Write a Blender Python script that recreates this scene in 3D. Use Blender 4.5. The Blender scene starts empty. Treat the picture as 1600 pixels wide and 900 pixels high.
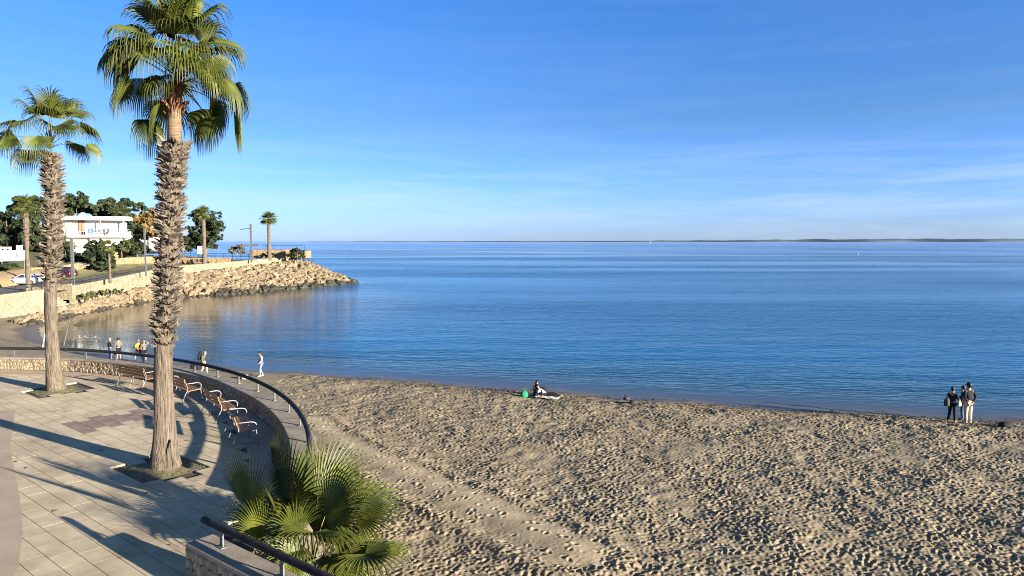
import bpy, bmesh, math, random
import numpy as np
from mathutils import Vector, Matrix
C = bpy.context.scene.collection
D = bpy.data
R = math.radians
random.seed(7); NR = np.random.default_rng(11)

# ------------------------------------------------------------------ camera, world, sun, exposure
EYE = 8.8                      # metres above the sea
F, PITCH = 1111.0, math.atan(73/1111.0)
def PD(px, py, Y):             # the point of the place measured at a photo position and a depth in metres
    u = (px-800)/F; v = (450-py)/F
    d = Vector((u, math.cos(PITCH)+v*math.sin(PITCH), -math.sin(PITCH)+v*math.cos(PITCH)))
    p = d*(Y/d.y); p.z += EYE; return p
def PZ(px, py, z):             # same, for a known height
    u = (px-800)/F; v = (450-py)/F
    d = Vector((u, math.cos(PITCH)+v*math.sin(PITCH), -math.sin(PITCH)+v*math.cos(PITCH)))
    p = d*((z-EYE)/d.z); p.z += EYE; return p
cam = D.cameras.new('camera'); cam.lens = 25.0; cam.sensor_width = 36.0
cam.clip_start = 0.1; cam.clip_end = 90000
camo = D.objects.new('camera', cam); C.objects.link(camo)
camo.location = (0, 0, EYE); camo.rotation_euler = (math.pi/2-PITCH, 0, 0)
sc = bpy.context.scene; sc.camera = camo
sc.view_settings.view_transform = 'Standard'; sc.view_settings.look = 'None'
sc.view_settings.exposure = 1.85; sc.view_settings.gamma = 1.0
sc.cycles.use_denoising = True
sc.cycles.filter_width = 1.05
sc.cycles.max_bounces = 6; sc.cycles.transparent_max_bounces = 8
sc.cycles.caustics_reflective = False; sc.cycles.caustics_refractive = False

SUN_EL, SUN_AZ = 11.5, 121.0   # low winter sun, right of and behind the camera
sd = Vector((math.sin(R(SUN_AZ))*math.cos(R(SUN_EL)), math.cos(R(SUN_AZ))*math.cos(R(SUN_EL)), math.sin(R(SUN_EL))))
sun = D.lights.new('sun', 'SUN'); sun.energy = 5.0; sun.angle = R(0.55); sun.color = (1.0, 0.93, 0.82)
suno = D.objects.new('sun', sun); C.objects.link(suno)
suno.rotation_euler = sd.to_track_quat('Z', 'Y').to_euler(); suno.location = (40, -30, 60)

w = D.worlds.new('World'); sc.world = w; w.use_nodes = True
nt = w.node_tree; N = nt.nodes; L = nt.links
for n in list(N): N.remove(n)
def nd(t, **k):
    n = N.new(t)
    for a, b in k.items(): setattr(n, a, b)
    return n
out = nd('ShaderNodeOutputWorld'); bg = nd('ShaderNodeBackground'); bg.inputs['Strength'].default_value = 0.05
sky = nd('ShaderNodeTexSky', sky_type='NISHITA', sun_disc=False)
sky.sun_elevation = R(SUN_EL); sky.sun_rotation = R(SUN_AZ)
sky.altitude = 0; sky.air_density = 1.0; sky.dust_density = 0.3; sky.ozone_density = 3.0
# sky tint by height, the same all the way round; the low band of air is paler
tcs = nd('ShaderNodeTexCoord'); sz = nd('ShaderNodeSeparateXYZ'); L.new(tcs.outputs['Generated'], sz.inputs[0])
sky_tint = nd('ShaderNodeValToRGB'); sky_tint.color_ramp.elements[0].position = 0.0; sky_tint.color_ramp.elements[0].color = (.42, .61, 1.38, 1)
q = sky_tint.color_ramp.elements.new(.035); q.color = (.385, .505, .96, 1)
sky_tint.color_ramp.elements[1].position = .75; sky_tint.color_ramp.elements[1].color = (.15, .14, .13, 1)  # overhead sky dulled and dimmed to make shade darker and less blue
q = sky_tint.color_ramp.elements.new(.52); q.color = (.20, .40, .68, 1)
q = sky_tint.color_ramp.elements.new(.36); q.color = (.245, .53, .92, 1) # wb.color_ramp.elements[1].color = (.245, .53, .92, 1)
q = sky_tint.color_ramp.elements.new(.16); q.color = (.325, .48, .77, 1)
L.new(sz.outputs['Z'], sky_tint.inputs[0])
hv = nd('ShaderNodeVectorMath', operation='MULTIPLY'); L.new(sky.outputs[0], hv.inputs[0]); L.new(sky_tint.outputs[0], hv.inputs[1])
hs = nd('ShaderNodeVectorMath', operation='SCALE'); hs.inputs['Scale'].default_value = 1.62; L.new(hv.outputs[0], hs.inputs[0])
# thin cirrus: streaks stretched along the horizon, the same all the way round
tc = nd('ShaderNodeTexCoord'); mp = nd('ShaderNodeMapping'); mp.inputs['Scale'].default_value = (2.2, 2.2, 26)
L.new(tc.outputs['Generated'], mp.inputs['Vector'])
no = nd('ShaderNodeTexNoise'); no.inputs['Scale'].default_value = 1.6; no.inputs['Detail'].default_value = 9
no.inputs['Roughness'].default_value = 0.62; no.inputs['Distortion'].default_value = 0.35
L.new(mp.outputs[0], no.inputs['Vector'])
rp = nd('ShaderNodeValToRGB'); rp.color_ramp.elements[0].position = 0.43; rp.color_ramp.elements[1].position = 0.84
L.new(no.outputs['Fac'], rp.inputs[0])
sx = nd('ShaderNodeSeparateXYZ'); L.new(tc.outputs['Generated'], sx.inputs[0])
el = nd('ShaderNodeValToRGB'); e = el.color_ramp
e.elements[0].position = 0.0; e.elements[0].color = (.30,)*3+(1,)
e.elements[1].position = 0.30; e.elements[1].color = (.05,)*3+(1,)
k = e.elements.new(0.06); k.color = (.65,)*3+(1,)
k = e.elements.new(0.13); k.color = (.16,)*3+(1,)
k = e.elements.new(0.17); k.color = (.08,)*3+(1,)
L.new(sx.outputs['Z'], el.inputs[0])
mu = nd('ShaderNodeMath', operation='MULTIPLY'); L.new(rp.outputs[0], mu.inputs[0]); L.new(el.outputs[0], mu.inputs[1])
mx = nd('ShaderNodeMixRGB'); mx.inputs['Color2'].default_value = (4.2, 5.1, 6.0, 1)
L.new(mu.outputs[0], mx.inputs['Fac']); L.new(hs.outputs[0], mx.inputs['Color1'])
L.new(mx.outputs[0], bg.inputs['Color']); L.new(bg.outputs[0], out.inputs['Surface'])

# ------------------------------------------------------------------ materials
MATS = {}
def mat(name, c1, c2=None, scale=4.0, rough=0.8, bump=0.0, bscale=None, rnd=0.0, stretch=(1,1,1), spec=0.3,
        metal=0.0, trans=0.0, coord='Object', detail=6, contrast=(0.35, 0.65), bdist=0.02):
    if name in MATS: return MATS[name]
    m = D.materials.new(name); m.use_nodes = True; n = m.node_tree.nodes; l = m.node_tree.links
    b = n['Principled BSDF']; b.inputs['Roughness'].default_value = rough
    b.inputs['Specular IOR Level'].default_value = spec; b.inputs['Metallic'].default_value = metal
    t = n.new('ShaderNodeTexCoord'); mp = n.new('ShaderNodeMapping'); mp.inputs['Scale'].default_value = stretch
    l.new(t.outputs[coord], mp.inputs['Vector'])
    no = n.new('ShaderNodeTexNoise'); no.inputs['Scale'].default_value = scale; no.inputs['Detail'].default_value = detail
    no.inputs['Roughness'].default_value = 0.6
    l.new(mp.outputs[0], no.inputs['Vector'])
    r = n.new('ShaderNodeValToRGB'); r.color_ramp.elements[0].position = contrast[0]; r.color_ramp.elements[1].position = contrast[1]
    r.color_ramp.elements[0].color = tuple(c1)+(1,); r.color_ramp.elements[1].color = tuple(c2 or c1)+(1,)
    l.new(no.outputs['Fac'], r.inputs[0])
    col = r.outputs[0]
    if rnd > 0:
        oi = n.new('ShaderNodeObjectInfo'); mr = n.new('ShaderNodeMapRange')
        mr.inputs['To Min'].default_value = 1-rnd; mr.inputs['To Max'].default_value = 1+rnd
        l.new(oi.outputs['Random'], mr.inputs['Value'])
        mm = n.new('ShaderNodeVectorMath'); mm.operation = 'SCALE'
        l.new(col, mm.inputs[0]); l.new(mr.outputs[0], mm.inputs['Scale']); col = mm.outputs[0]
        av = n.new('ShaderNodeVectorMath'); av.operation = 'ADD'
        l.new(t.outputs[coord], av.inputs[0]); cb = n.new('ShaderNodeCombineXYZ')
        m9 = n.new('ShaderNodeMath'); m9.operation = 'MULTIPLY'; m9.inputs[1].default_value = 37.0
        l.new(oi.outputs['Random'], m9.inputs[0])
        for i in range(3): l.new(m9.outputs[0], cb.inputs[i])
        l.new(cb.outputs[0], av.inputs[1]); l.new(av.outputs[0], mp.inputs['Vector'])
    l.new(col, b.inputs['Base Color'])
    if bump > 0:
        nb = n.new('ShaderNodeTexNoise'); nb.inputs['Scale'].default_value = bscale or scale*3; nb.inputs['Detail'].default_value = 5
        l.new(mp.outputs[0], nb.inputs['Vector'])
        bp = n.new('ShaderNodeBump'); bp.inputs['Strength'].default_value = bump; bp.inputs['Distance'].default_value = bdist
        l.new(nb.outputs['Fac'], bp.inputs['Height']); l.new(bp.outputs[0], b.inputs['Normal'])
    if trans > 0:
        tr = n.new('ShaderNodeBsdfTranslucent'); ms = n.new('ShaderNodeMixShader'); ms.inputs[0].default_value = trans
        l.new(col, tr.inputs['Color']); l.new(b.outputs[0], ms.inputs[1]); l.new(tr.outputs[0], ms.inputs[2])
        l.new(ms.outputs[0], n['Material Output'].inputs['Surface'])
    MATS[name] = m; return m

# ------------------------------------------------------------------ helpers
class MB:
    def __init__(s): s.v = []; s.f = []; s.m = []
    def add(s, vs, fs, mi=0):
        o = len(s.v); s.v += [tuple(p) for p in vs]; s.f += [tuple(i+o for i in f) for f in fs]; s.m += [mi]*len(fs); return s
    def box(s, c, h, rz=0.0, mi=0, ch=0.0):
        cx, cy, cz = c; hx, hy, hz = h; ca, sa = math.cos(rz), math.sin(rz)
        if ch <= 0:
            loc = [(x*hx, y*hy, z*hz) for z in (-1, 1) for x, y in ((-1,-1),(1,-1),(1,1),(-1,1))]
            fs = [(3,2,1,0),(4,5,6,7),(0,1,5,4),(1,2,6,5),(2,3,7,6),(3,0,4,7)]
        else:
            loc = []
            for z, k in ((-hz, 0), (hz-ch, 0), (hz, ch)):
                loc += [(x*(hx-k), y*(hy-k), z) for x, y in ((-1,-1),(1,-1),(1,1),(-1,1))]
            fs = [(3,2,1,0),(8,9,10,11)]
            for b in (0, 4):
                for i in range(4): fs.append((b+i, b+(i+1)%4, b+4+(i+1)%4, b+4+i))
        return s.add([(cx+x*ca-y*sa, cy+x*sa+y*ca, cz+z) for x, y, z in loc], fs, mi)
    def tube(s, pts, rad, n=8, mi=0, cap=True, flat=None):
        pts = [Vector(p) for p in pts]; rad = rad if isinstance(rad, (list, tuple)) else [rad]*len(pts)
        rings = []; up = None
        for i, p in enumerate(pts):
            t = (pts[min(i+1, len(pts)-1)]-pts[max(i-1, 0)]).normalized()
            if up is None: up = Vector((0,0,1)) if abs(t.z) < .9 else Vector((1,0,0))
            a = t.cross(up).normalized(); b = a.cross(t).normalized(); up = b
            rings.append([p+(a*math.cos(2*math.pi*k/n)+b*math.sin(2*math.pi*k/n)*(flat or 1))*rad[i] for k in range(n)])
        vs = [q for r in rings for q in r]; fs = []
        for i in range(len(pts)-1):
            for k in range(n): fs.append((i*n+k, i*n+(k+1)%n, (i+1)*n+(k+1)%n, (i+1)*n+k))
        if cap: fs += [tuple(range(n-1, -1, -1)), tuple((len(pts)-1)*n+k for k in range(n))]
        return s.add(vs, fs, mi)
    def prism(s, poly, z0, z1, mi=0):
        n = len(poly); vs = [(x, y, z0) for x, y in poly]+[(x, y, z1) for x, y in poly]
        fs = [tuple(range(n-1, -1, -1)), tuple(range(n, 2*n))]+[(i, (i+1)%n, n+(i+1)%n, n+i) for i in range(n)]
        return s.add(vs, fs, mi)
    def ball(s, c, r, n=10, m=7, mi=0):
        r = r if isinstance(r, (tuple, list)) else (r, r, r); vs = [(c[0], c[1], c[2]-r[2])]; fs = []
        for j in range(1, m):
            a = -math.pi/2+math.pi*j/m
            vs += [(c[0]+r[0]*math.cos(a)*math.cos(2*math.pi*k/n), c[1]+r[1]*math.cos(a)*math.sin(2*math.pi*k/n), c[2]+r[2]*math.sin(a)) for k in range(n)]
        vs.append((c[0], c[1], c[2]+r[2])); T = len(vs)-1
        for k in range(n):
            fs.append((0, 1+(k+1)%n, 1+k)); fs.append((T, 1+(m-2)*n+k, 1+(m-2)*n+(k+1)%n))
            for j in range(m-2): fs.append((1+j*n+k, 1+j*n+(k+1)%n, 1+(j+1)*n+(k+1)%n, 1+(j+1)*n+k))
        return s.add(vs, fs, mi)
    def mesh(s, name, mats, smooth=False):
        me = D.meshes.new(name); me.from_pydata(s.v, [], s.f)
        for m in (mats if isinstance(mats, (list, tuple)) else [mats]): me.materials.append(m)
        if any(s.m): me.polygons.foreach_set('material_index', s.m)
        if smooth: me.polygons.foreach_set('use_smooth', [True]*len(s.f))
        me.update(); return me
def put(name, me, parent=None, loc=(0,0,0), rot=(0,0,0), scale=(1,1,1), kind=None, label=None):
    o = D.objects.new(name, me); C.objects.link(o); o.location = loc; o.rotation_euler = rot; o.scale = scale
    if parent is not None: o.parent = parent
    if kind: o['kind'] = kind
    if label: o['label'] = label
    return o
def obj(name, mb, m, parent=None, smooth=False, **k): return put(name, mb.mesh(name, m, smooth), parent, **k)
def thing(name, label, cat, loc=(0,0,0), rz=0.0, group=None):
    o = D.objects.new(name, None); C.objects.link(o); o.location = loc; o.rotation_euler = (0,0,rz); o.empty_display_size = .2
    o['label'] = label; o['category'] = cat
    if group: o['group'] = group
    return o
def tag(o, label, cat, group=None):
    o['label'] = label; o['category'] = cat
    if group: o['group'] = group
    return o
def copy_tree(o, parent=None):
    c = o.copy(); C.objects.link(c)
    if parent is not None: c.parent = parent
    for ch in list(o.children): copy_tree(ch, c)
    return c
def npmesh(name, V, Fq, m, attrs=None, smooth=True):       # big quad sheets from numpy arrays
    me = D.meshes.new(name); nv, nf = len(V), len(Fq)
    me.vertices.add(nv); me.vertices.foreach_set('co', V.astype(np.float32).ravel())
    me.loops.add(nf*4); me.loops.foreach_set('vertex_index', Fq.astype(np.int32).ravel())
    me.polygons.add(nf); me.polygons.foreach_set('loop_start', np.arange(0, nf*4, 4, dtype=np.int32))
    me.update(calc_edges=True)
    if smooth: me.polygons.foreach_set('use_smooth', np.ones(nf, dtype=bool))
    for k, a in (attrs or {}).items():
        at = me.attributes.new(k, 'FLOAT', 'POINT'); at.data.foreach_set('value', a.astype(np.float32).ravel())
    me.materials.append(m); me.validate(); return me
def gridfaces(nr, nc):
    i = np.arange(nr-1)[:, None]*nc+np.arange(nc-1)[None, :]
    return np.stack([i, i+1, i+nc+1, i+nc], -1).reshape(-1, 4)

# ------------------------------------------------------------------ shoreline, beach and sea
SHORE = [(-30000,6000),(-900,420),(-300,250),(-110,190),(-60,172),(-38,161),(-33.5,153.5),(-33.9,150.5),(-40,130.3),(-46.8,117.7),(-52.1,111),(-53.1,94.8),(-51.6,82.6),(-48.3,72.2),(-43.5,64.5),(-37.3,59.7),
         (-28.9,53.1),(-20.2,49.5),(-13.8,47.6),(1.3,42.1),(13.7,37.7),(25.7,35.0),(45,31.5),(90,25),(200,12)]
def shore_dist(X, Y):                                       # signed: + on land
    best = np.full(X.shape, 1e9); ins = np.zeros(X.shape, bool)
    for (ax, ay), (bx, by) in zip(SHORE[:-1], SHORE[1:]):
        dx, dy = bx-ax, by-ay; t = np.clip(((X-ax)*dx+(Y-ay)*dy)/(dx*dx+dy*dy), 0, 1)
        best = np.minimum(best, np.hypot(X-ax-t*dx, Y-ay-t*dy))
    P = SHORE+[(40000, -9000), (-40000, -9000)]
    for (ax, ay), (bx, by) in zip(P, P[1:]+P[:1]):
        if ay == by: continue
        c = (ay > Y) != (by > Y); ins ^= c & (X < (bx-ax)*(Y-ay)/(by-ay)+ax)
    return np.where(ins, best, -best)
def sand_profile(d):
    return np.interp(d, [-60, -6, 0, 1.6, 3.2, 8, 20, 60], [-3, -.5, 0, .12, .36, .46, .85, 1.35])

def fnoise(shape, cell, lam, width, seed):                  # band-passed noise, wavelength lam (m)
    r = np.random.default_rng(seed); z = np.fft.rfft2(r.standard_normal(shape))
    fy = np.fft.fftfreq(shape[0], cell)[:, None]; fx = np.fft.rfftfreq(shape[1], cell)[None, :]
    f = np.hypot(fx, fy)+1e-9; z *= np.exp(-(np.log(f*lam)/width)**2)
    o = np.fft.irfft2(z, s=shape); return o/o.std()
CELL = 0.03; HX0, HY0 = -14.0, 13.0; HW, HH = 1960, 1260       # trampled sand height map, 3 cm cells
hm = 0.0065*fnoise((HH, HW), CELL, 0.18, .45, 1)+0.010*fnoise((HH, HW), CELL, 0.9, .5, 2)+0.022*fnoise((HH, HW), CELL, 4.5, .4, 3)
tread = fnoise((HH, HW), CELL, 5.5, .6, 4)
GX = HX0+np.arange(HW)*CELL; GY = HY0+np.arange(HH)*CELL
TRK = [(-9.5, 32.0), (-7.06, 28.0), (-4.5, 24.9), (-1.96, 21.8), (.2, 19.3), (1.5, 17.6)]    # the smoother strip a vehicle left
def track_off(x, y):
    best = np.full(np.shape(x), 1e9); sg = np.ones(np.shape(x))
    for (ax, ay), (bx, by) in zip(TRK[:-1], TRK[1:]):
        dx, dy = bx-ax, by-ay; l2 = dx*dx+dy*dy; t = np.clip(((x-ax)*dx+(y-ay)*dy)/l2, 0, 1)
        d = np.hypot(x-ax-t*dx, y-ay-t*dy); s = np.where((x-ax)*dy-(y-ay)*dx > 0, 1.0, -1.0)
        u = d < best; best = np.where(u, d, best); sg = np.where(u, s, sg)
    return best*sg
MX, MY = np.meshgrid(GX, GY)
to = track_off(MX, MY); smooth = np.exp(-(to/0.9)**4)
hm *= (1-.8*smooth)
K = 7; ky, kx = np.mgrid[-K:K+1, -K:K+1]*CELL
rr = np.random.default_rng(5)
STAMPS = []
for q in range(160):
    a = rr.uniform(0, math.pi); ca, sa = math.cos(a), math.sin(a); lx = rr.uniform(.040, .095); ly = lx*rr.uniform(.46, .80)
    x1 = kx*ca+ky*sa; y1 = -kx*sa+ky*ca; rd = np.sqrt((x1/lx)**2+(y1/ly)**2)
    g = -np.exp(-(rd/.95)**4)+.55*np.exp(-((rd-1.45)/.42)**2)*(.5+.8*(x1 > 0))
    STAMPS.append((g*rr.uniform(.26, .47)*lx).astype(np.float32))
NS = 135000
sxs = rr.integers(K, HW-K, NS); sys_ = rr.integers(K, HH-K, NS); qs = rr.integers(0, 160, NS); keep = rr.random(NS)
for x, y, q, kp in zip(sxs, sys_, qs, keep):
    if smooth[y, x] > .3 and kp > .16: continue
    if kp > .70+.30*tread[y, x]: continue
    hm[y-K:y+K+1, x-K:x+K+1] += STAMPS[q]
hm = hm*.9
hm += .055*np.exp(-((to-1.35)/.30)**2)+.05*np.exp(-((to+1.35)/.30)**2)+.10*np.exp(-(to/.85)**2)

def sample(x, y):
    fx = np.clip((x-HX0)/CELL, 0, HW-1.01); fy = np.clip((y-HY0)/CELL, 0, HH-1.01)
    ix = fx.astype(int); iy = fy.astype(int); ax = fx-ix; ay = fy-iy
    inside = (x > HX0) & (x < HX0+HW*CELL-.1) & (y > HY0) & (y < HY0+HH*CELL-.1)
    v = hm[iy, ix]*(1-ax)*(1-ay)+hm[iy, ix+1]*ax*(1-ay)+hm[iy+1, ix]*(1-ax)*ay+hm[iy+1, ix+1]*ax*ay
    return np.where(inside, v, 0)
us = np.concatenate([np.arange(-.90, -.34, .012), np.arange(-.34, .84, .0017), np.arange(.84, 1.6, .03)])
ys = [4.0, 7.0, 10.0, 12.0, 13.2]; y = 14.0
while y < 52: ys.append(y); y += .034*(y/14)**.75
while y < 100: ys.append(y); y += .8
ys = np.array(ys)
YY, UU = np.meshgrid(ys, us, indexing='ij'); XX = UU*YY
dd = shore_dist(XX, YY)
amp = np.clip((dd-1.0)/1.6, 0, 1)*(1-.0*dd)
ZZ = sand_profile(dd)+sample(XX, YY)*amp*np.where(YY > 30, 1.15, 1.0)
ZZ += np.exp(-(dd/2.2)**2)*(.030*np.sin(XX*.55+1.3*np.sin(XX*.21))+.018*np.sin(XX*1.45+YY)+.010*np.sin(XX*3.3))   # an uneven waterline
left = np.clip((-XX-22)/10, 0, 1)                           # the far cove is only gently rough
ZZ += left*np.clip(dd, 0, 1)*.03*np.sin(XX*1.7+np.sin(YY*1.3)*2)*np.sin(YY*1.1)
wet = 1-np.clip((dd-1.0+.35*np.sin(XX*.8)+.2*np.sin(XX*2.1))/.9, 0, 1)
weed = np.exp(-((dd-3.1-.5*np.sin(XX*.35))/.9)**2)

def sand_material():
    m = D.materials.new('beach_sand'); m.use_nodes = True; n = m.node_tree.nodes; l = m.node_tree.links; b = n['Principled BSDF']
    tc = n.new('ShaderNodeTexCoord'); n1 = n.new('ShaderNodeTexNoise'); n1.inputs['Scale'].default_value = 1.3; n1.inputs['Detail'].default_value = 8
    l.new(tc.outputs['Object'], n1.inputs['Vector'])
    r = n.new('ShaderNodeValToRGB'); r.color_ramp.elements[0].position = .3; r.color_ramp.elements[1].position = .7
    r.color_ramp.elements[0].color = (.205, .158, .097, 1); r.color_ramp.elements[1].color = (.31, .243, .150, 1)
    l.new(n1.outputs['Fac'], r.inputs[0])
    n2 = n.new('ShaderNodeTexNoise'); n2.inputs['Scale'].default_value = 60; n2.inputs['Detail'].default_value = 3
    l.new(tc.outputs['Object'], n2.inputs['Vector'])
    g = n.new('ShaderNodeMixRGB'); g.blend_type = 'MULTIPLY'; g.inputs['Fac'].default_value = .35
    l.new(n2.outputs['Color'], g.inputs['Color2'])
    g.inputs['Fac'].default_value = .0
    ad = n.new('ShaderNodeAttribute'); ad.attribute_name = 'dry_or_lit'; md = n.new('ShaderNodeMapRange'); md.inputs['To Min'].default_value = 1.0; md.inputs['To Max'].default_value = 1.35   # worn track lightened: sunlit look put into the sand's colour, beside its dryness
    l.new(ad.outputs['Fac'], md.inputs['Value']); vs = n.new('ShaderNodeVectorMath'); vs.operation = 'SCALE'; l.new(r.outputs[0], vs.inputs[0]); l.new(md.outputs[0], vs.inputs['Scale']); l.new(vs.outputs[0], g.inputs['Color1'])
    aw = n.new('ShaderNodeAttribute'); aw.attribute_name = 'weed'
    n3 = n.new('ShaderNodeTexNoise'); n3.inputs['Scale'].default_value = 2.6; n3.inputs['Detail'].default_value = 7
    l.new(tc.outputs['Object'], n3.inputs['Vector'])
    r3 = n.new('ShaderNodeValToRGB'); r3.color_ramp.elements[0].position = .48; r3.color_ramp.elements[1].position = .62
    l.new(n3.outputs['Fac'], r3.inputs[0])
    wm = n.new('ShaderNodeMath'); wm.operation = 'MULTIPLY'; l.new(r3.outputs[0], wm.inputs[0]); l.new(aw.outputs['Fac'], wm.inputs[1])
    wm2 = n.new('ShaderNodeMath'); wm2.operation = 'MULTIPLY'; wm2.inputs[1].default_value = .7; l.new(wm.outputs[0], wm2.inputs[0])
    mw = n.new('ShaderNodeMixRGB'); mw.inputs['Color2'].default_value = (.06,.045,.03,1)
    l.new(wm2.outputs[0], mw.inputs['Fac']); l.new(g.outputs[0], mw.inputs['Color1'])
    at = n.new('ShaderNodeAttribute'); at.attribute_name = 'wet'
    mx = n.new('ShaderNodeMixRGB'); mx.inputs['Color2'].default_value = (.10,.075,.05,1)
    l.new(at.outputs['Fac'], mx.inputs['Fac']); l.new(mw.outputs[0], mx.inputs['Color1']); l.new(mx.outputs[0], b.inputs['Base Color'])
    mr = n.new('ShaderNodeMapRange'); mr.inputs['To Min'].default_value = .95; mr.inputs['To Max'].default_value = .35
    l.new(at.outputs['Fac'], mr.inputs['Value']); l.new(mr.outputs[0], b.inputs['Roughness'])
    b.inputs['Specular IOR Level'].default_value = .25
    bp = n.new('ShaderNodeBump'); bp.inputs['Strength'].default_value = .35; bp.inputs['Distance'].default_value = .02
    nb = n.new('ShaderNodeTexNoise'); nb.inputs['Scale'].default_value = 16; nb.inputs['Detail'].default_value = 5
    l.new(tc.outputs['Object'], nb.inputs['Vector']); l.new(nb.outputs['Fac'], bp.inputs['Height'])
    l.new(bp.outputs[0], b.inputs['Normal'])
    return m
bm_ = npmesh('beach', np.stack([XX, YY, ZZ], -1).reshape(-1, 3), gridfaces(len(ys), len(us)), sand_material(), {'wet': wet, 'weed': weed, 'dry_or_lit': np.exp(-(track_off(XX, YY)/.95)**4)})
put('beach', bm_, kind='structure')
def sandz(x, y):
    d = shore_dist(np.array([float(x)]), np.array([float(y)]))
    return float(sand_profile(d)[0])

def sea_material():
    m = D.materials.new('sea_water'); m.use_nodes = True; n = m.node_tree.nodes; l = m.node_tree.links; b = n['Principled BSDF']
    at = n.new('ShaderNodeAttribute'); at.attribute_name = 'off'
    r = n.new('ShaderNodeValToRGB'); e = r.color_ramp
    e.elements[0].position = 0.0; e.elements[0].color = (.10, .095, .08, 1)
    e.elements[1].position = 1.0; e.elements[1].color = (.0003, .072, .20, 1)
    k = e.elements.new(.05); k.color = (.055, .08, .09, 1)  # shallows over sand, paled further to stand in for reflected sky
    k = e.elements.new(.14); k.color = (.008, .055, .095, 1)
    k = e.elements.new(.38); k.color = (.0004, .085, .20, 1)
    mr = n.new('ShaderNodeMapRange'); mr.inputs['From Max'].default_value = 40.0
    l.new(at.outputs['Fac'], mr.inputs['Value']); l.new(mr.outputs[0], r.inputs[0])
    she = n.new('ShaderNodeAttribute'); she.attribute_name = 'shelter'; n.remove(b)
    bed = n.new('ShaderNodeMixRGB'); bed.inputs['Color2'].default_value = (.085, .068, .042, 1); sh8 = n.new('ShaderNodeMath'); sh8.operation = 'MULTIPLY'; sh8.inputs[1].default_value = .85
    l.new(she.outputs['Fac'], sh8.inputs[0]); l.new(sh8.outputs[0], bed.inputs['Fac']); l.new(r.outputs[0], bed.inputs['Color1'])
    dif = n.new('ShaderNodeBsdfDiffuse'); l.new(bed.outputs[0], dif.inputs['Color'])
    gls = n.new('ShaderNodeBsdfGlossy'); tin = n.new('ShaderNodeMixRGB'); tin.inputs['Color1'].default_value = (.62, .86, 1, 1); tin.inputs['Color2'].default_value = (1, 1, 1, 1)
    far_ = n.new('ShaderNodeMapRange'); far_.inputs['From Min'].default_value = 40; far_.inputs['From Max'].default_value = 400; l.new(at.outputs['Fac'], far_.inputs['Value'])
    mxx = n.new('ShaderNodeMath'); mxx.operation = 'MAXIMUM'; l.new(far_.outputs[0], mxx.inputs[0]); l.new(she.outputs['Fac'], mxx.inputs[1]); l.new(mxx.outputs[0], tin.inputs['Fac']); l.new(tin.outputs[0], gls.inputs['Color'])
    frs = n.new('ShaderNodeFresnel'); frs.inputs['IOR'].default_value = 1.15   # wavelets turn to the viewer: less grazing reflection than a flat sheet
    mxs = n.new('ShaderNodeMixShader'); l.new(frs.outputs[0], mxs.inputs[0]); l.new(dif.outputs[0], mxs.inputs[1]); l.new(gls.outputs[0], mxs.inputs[2]); l.new(mxs.outputs[0], n['Material Output'].inputs['Surface'])
    g = n.new('ShaderNodeNewGeometry')
    def wave(scale, sx, sy, rot, det=3):
        mp = n.new('ShaderNodeMapping'); mp.inputs['Scale'].default_value = (sx, sy, 1); mp.inputs['Rotation'].default_value = (0, 0, R(rot))
        l.new(g.outputs['Position'], mp.inputs['Vector'])
        t = n.new('ShaderNodeTexNoise'); t.inputs['Scale'].default_value = scale; t.inputs['Detail'].default_value = det
        l.new(mp.outputs[0], t.inputs['Vector']); return t.outputs['Fac']
    w1 = wave(.22, .35, 1.3, 14, 3); w2 = wave(1.6, .55, 1.4, 10, 4)
    big = wave(.012, .35, 1.6, 4, 3)                         # wind lanes: patches of smoother and rougher water
    br = n.new('ShaderNodeValToRGB'); br.color_ramp.elements[0].position = .42; br.color_ramp.elements[1].position = .6
    br.color_ramp.elements[0].color = (.25,)*3+(1,)
    l.new(big, br.inputs[0])
    m2 = n.new('ShaderNodeMath'); m2.operation = 'MULTIPLY'; m2.inputs[1].default_value = .22; l.new(w2, m2.inputs[0])
    m1 = n.new('ShaderNodeMath'); m1.operation = 'MULTIPLY'; m1.inputs[1].default_value = .42; l.new(w1, m1.inputs[0])
    ad = n.new('ShaderNodeMath'); ad.operation = 'ADD'; l.new(m1.outputs[0], ad.inputs[0]); l.new(m2.outputs[0], ad.inputs[1])
    calm = n.new('ShaderNodeMapRange'); calm.inputs['From Min'].default_value = 1.0; calm.inputs['From Max'].default_value = 4.0
    calm.inputs['To Min'].default_value = .12; calm.inputs['To Max'].default_value = 1.0
    l.new(at.outputs['Fac'], calm.inputs['Value'])
    st = n.new('ShaderNodeMath'); st.operation = 'MULTIPLY'; sh = n.new('ShaderNodeAttribute'); sh.attribute_name = 'shelter'; sm = n.new('ShaderNodeMapRange'); sm.inputs['To Min'].default_value = 1.0; sm.inputs['To Max'].default_value = .16
    l.new(sh.outputs['Fac'], sm.inputs['Value']); cm = n.new('ShaderNodeMath'); cm.operation = 'MULTIPLY'; l.new(sm.outputs[0], cm.inputs[0]); l.new(calm.outputs[0], cm.inputs[1])
    l.new(cm.outputs[0], st.inputs[0]); l.new(br.outputs[0], st.inputs[1])
    bp = n.new('ShaderNodeBump'); bp.inputs['Distance'].default_value = 1.0
    l.new(st.outputs[0], bp.inputs['Strength']); l.new(ad.outputs[0], bp.inputs['Height']); l.new(bp.outputs[0], gls.inputs['Normal']); l.new(bp.outputs[0], frs.inputs['Normal'])
    # the sea far out is ruffled by more waves than a pixel holds: rougher with distance from the shore
    ro = n.new('ShaderNodeMapRange'); ro.inputs['From Min'].default_value = 20; ro.inputs['From Max'].default_value = 1200
    ro.inputs['To Min'].default_value = .06; ro.inputs['To Max'].default_value = .22
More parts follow.
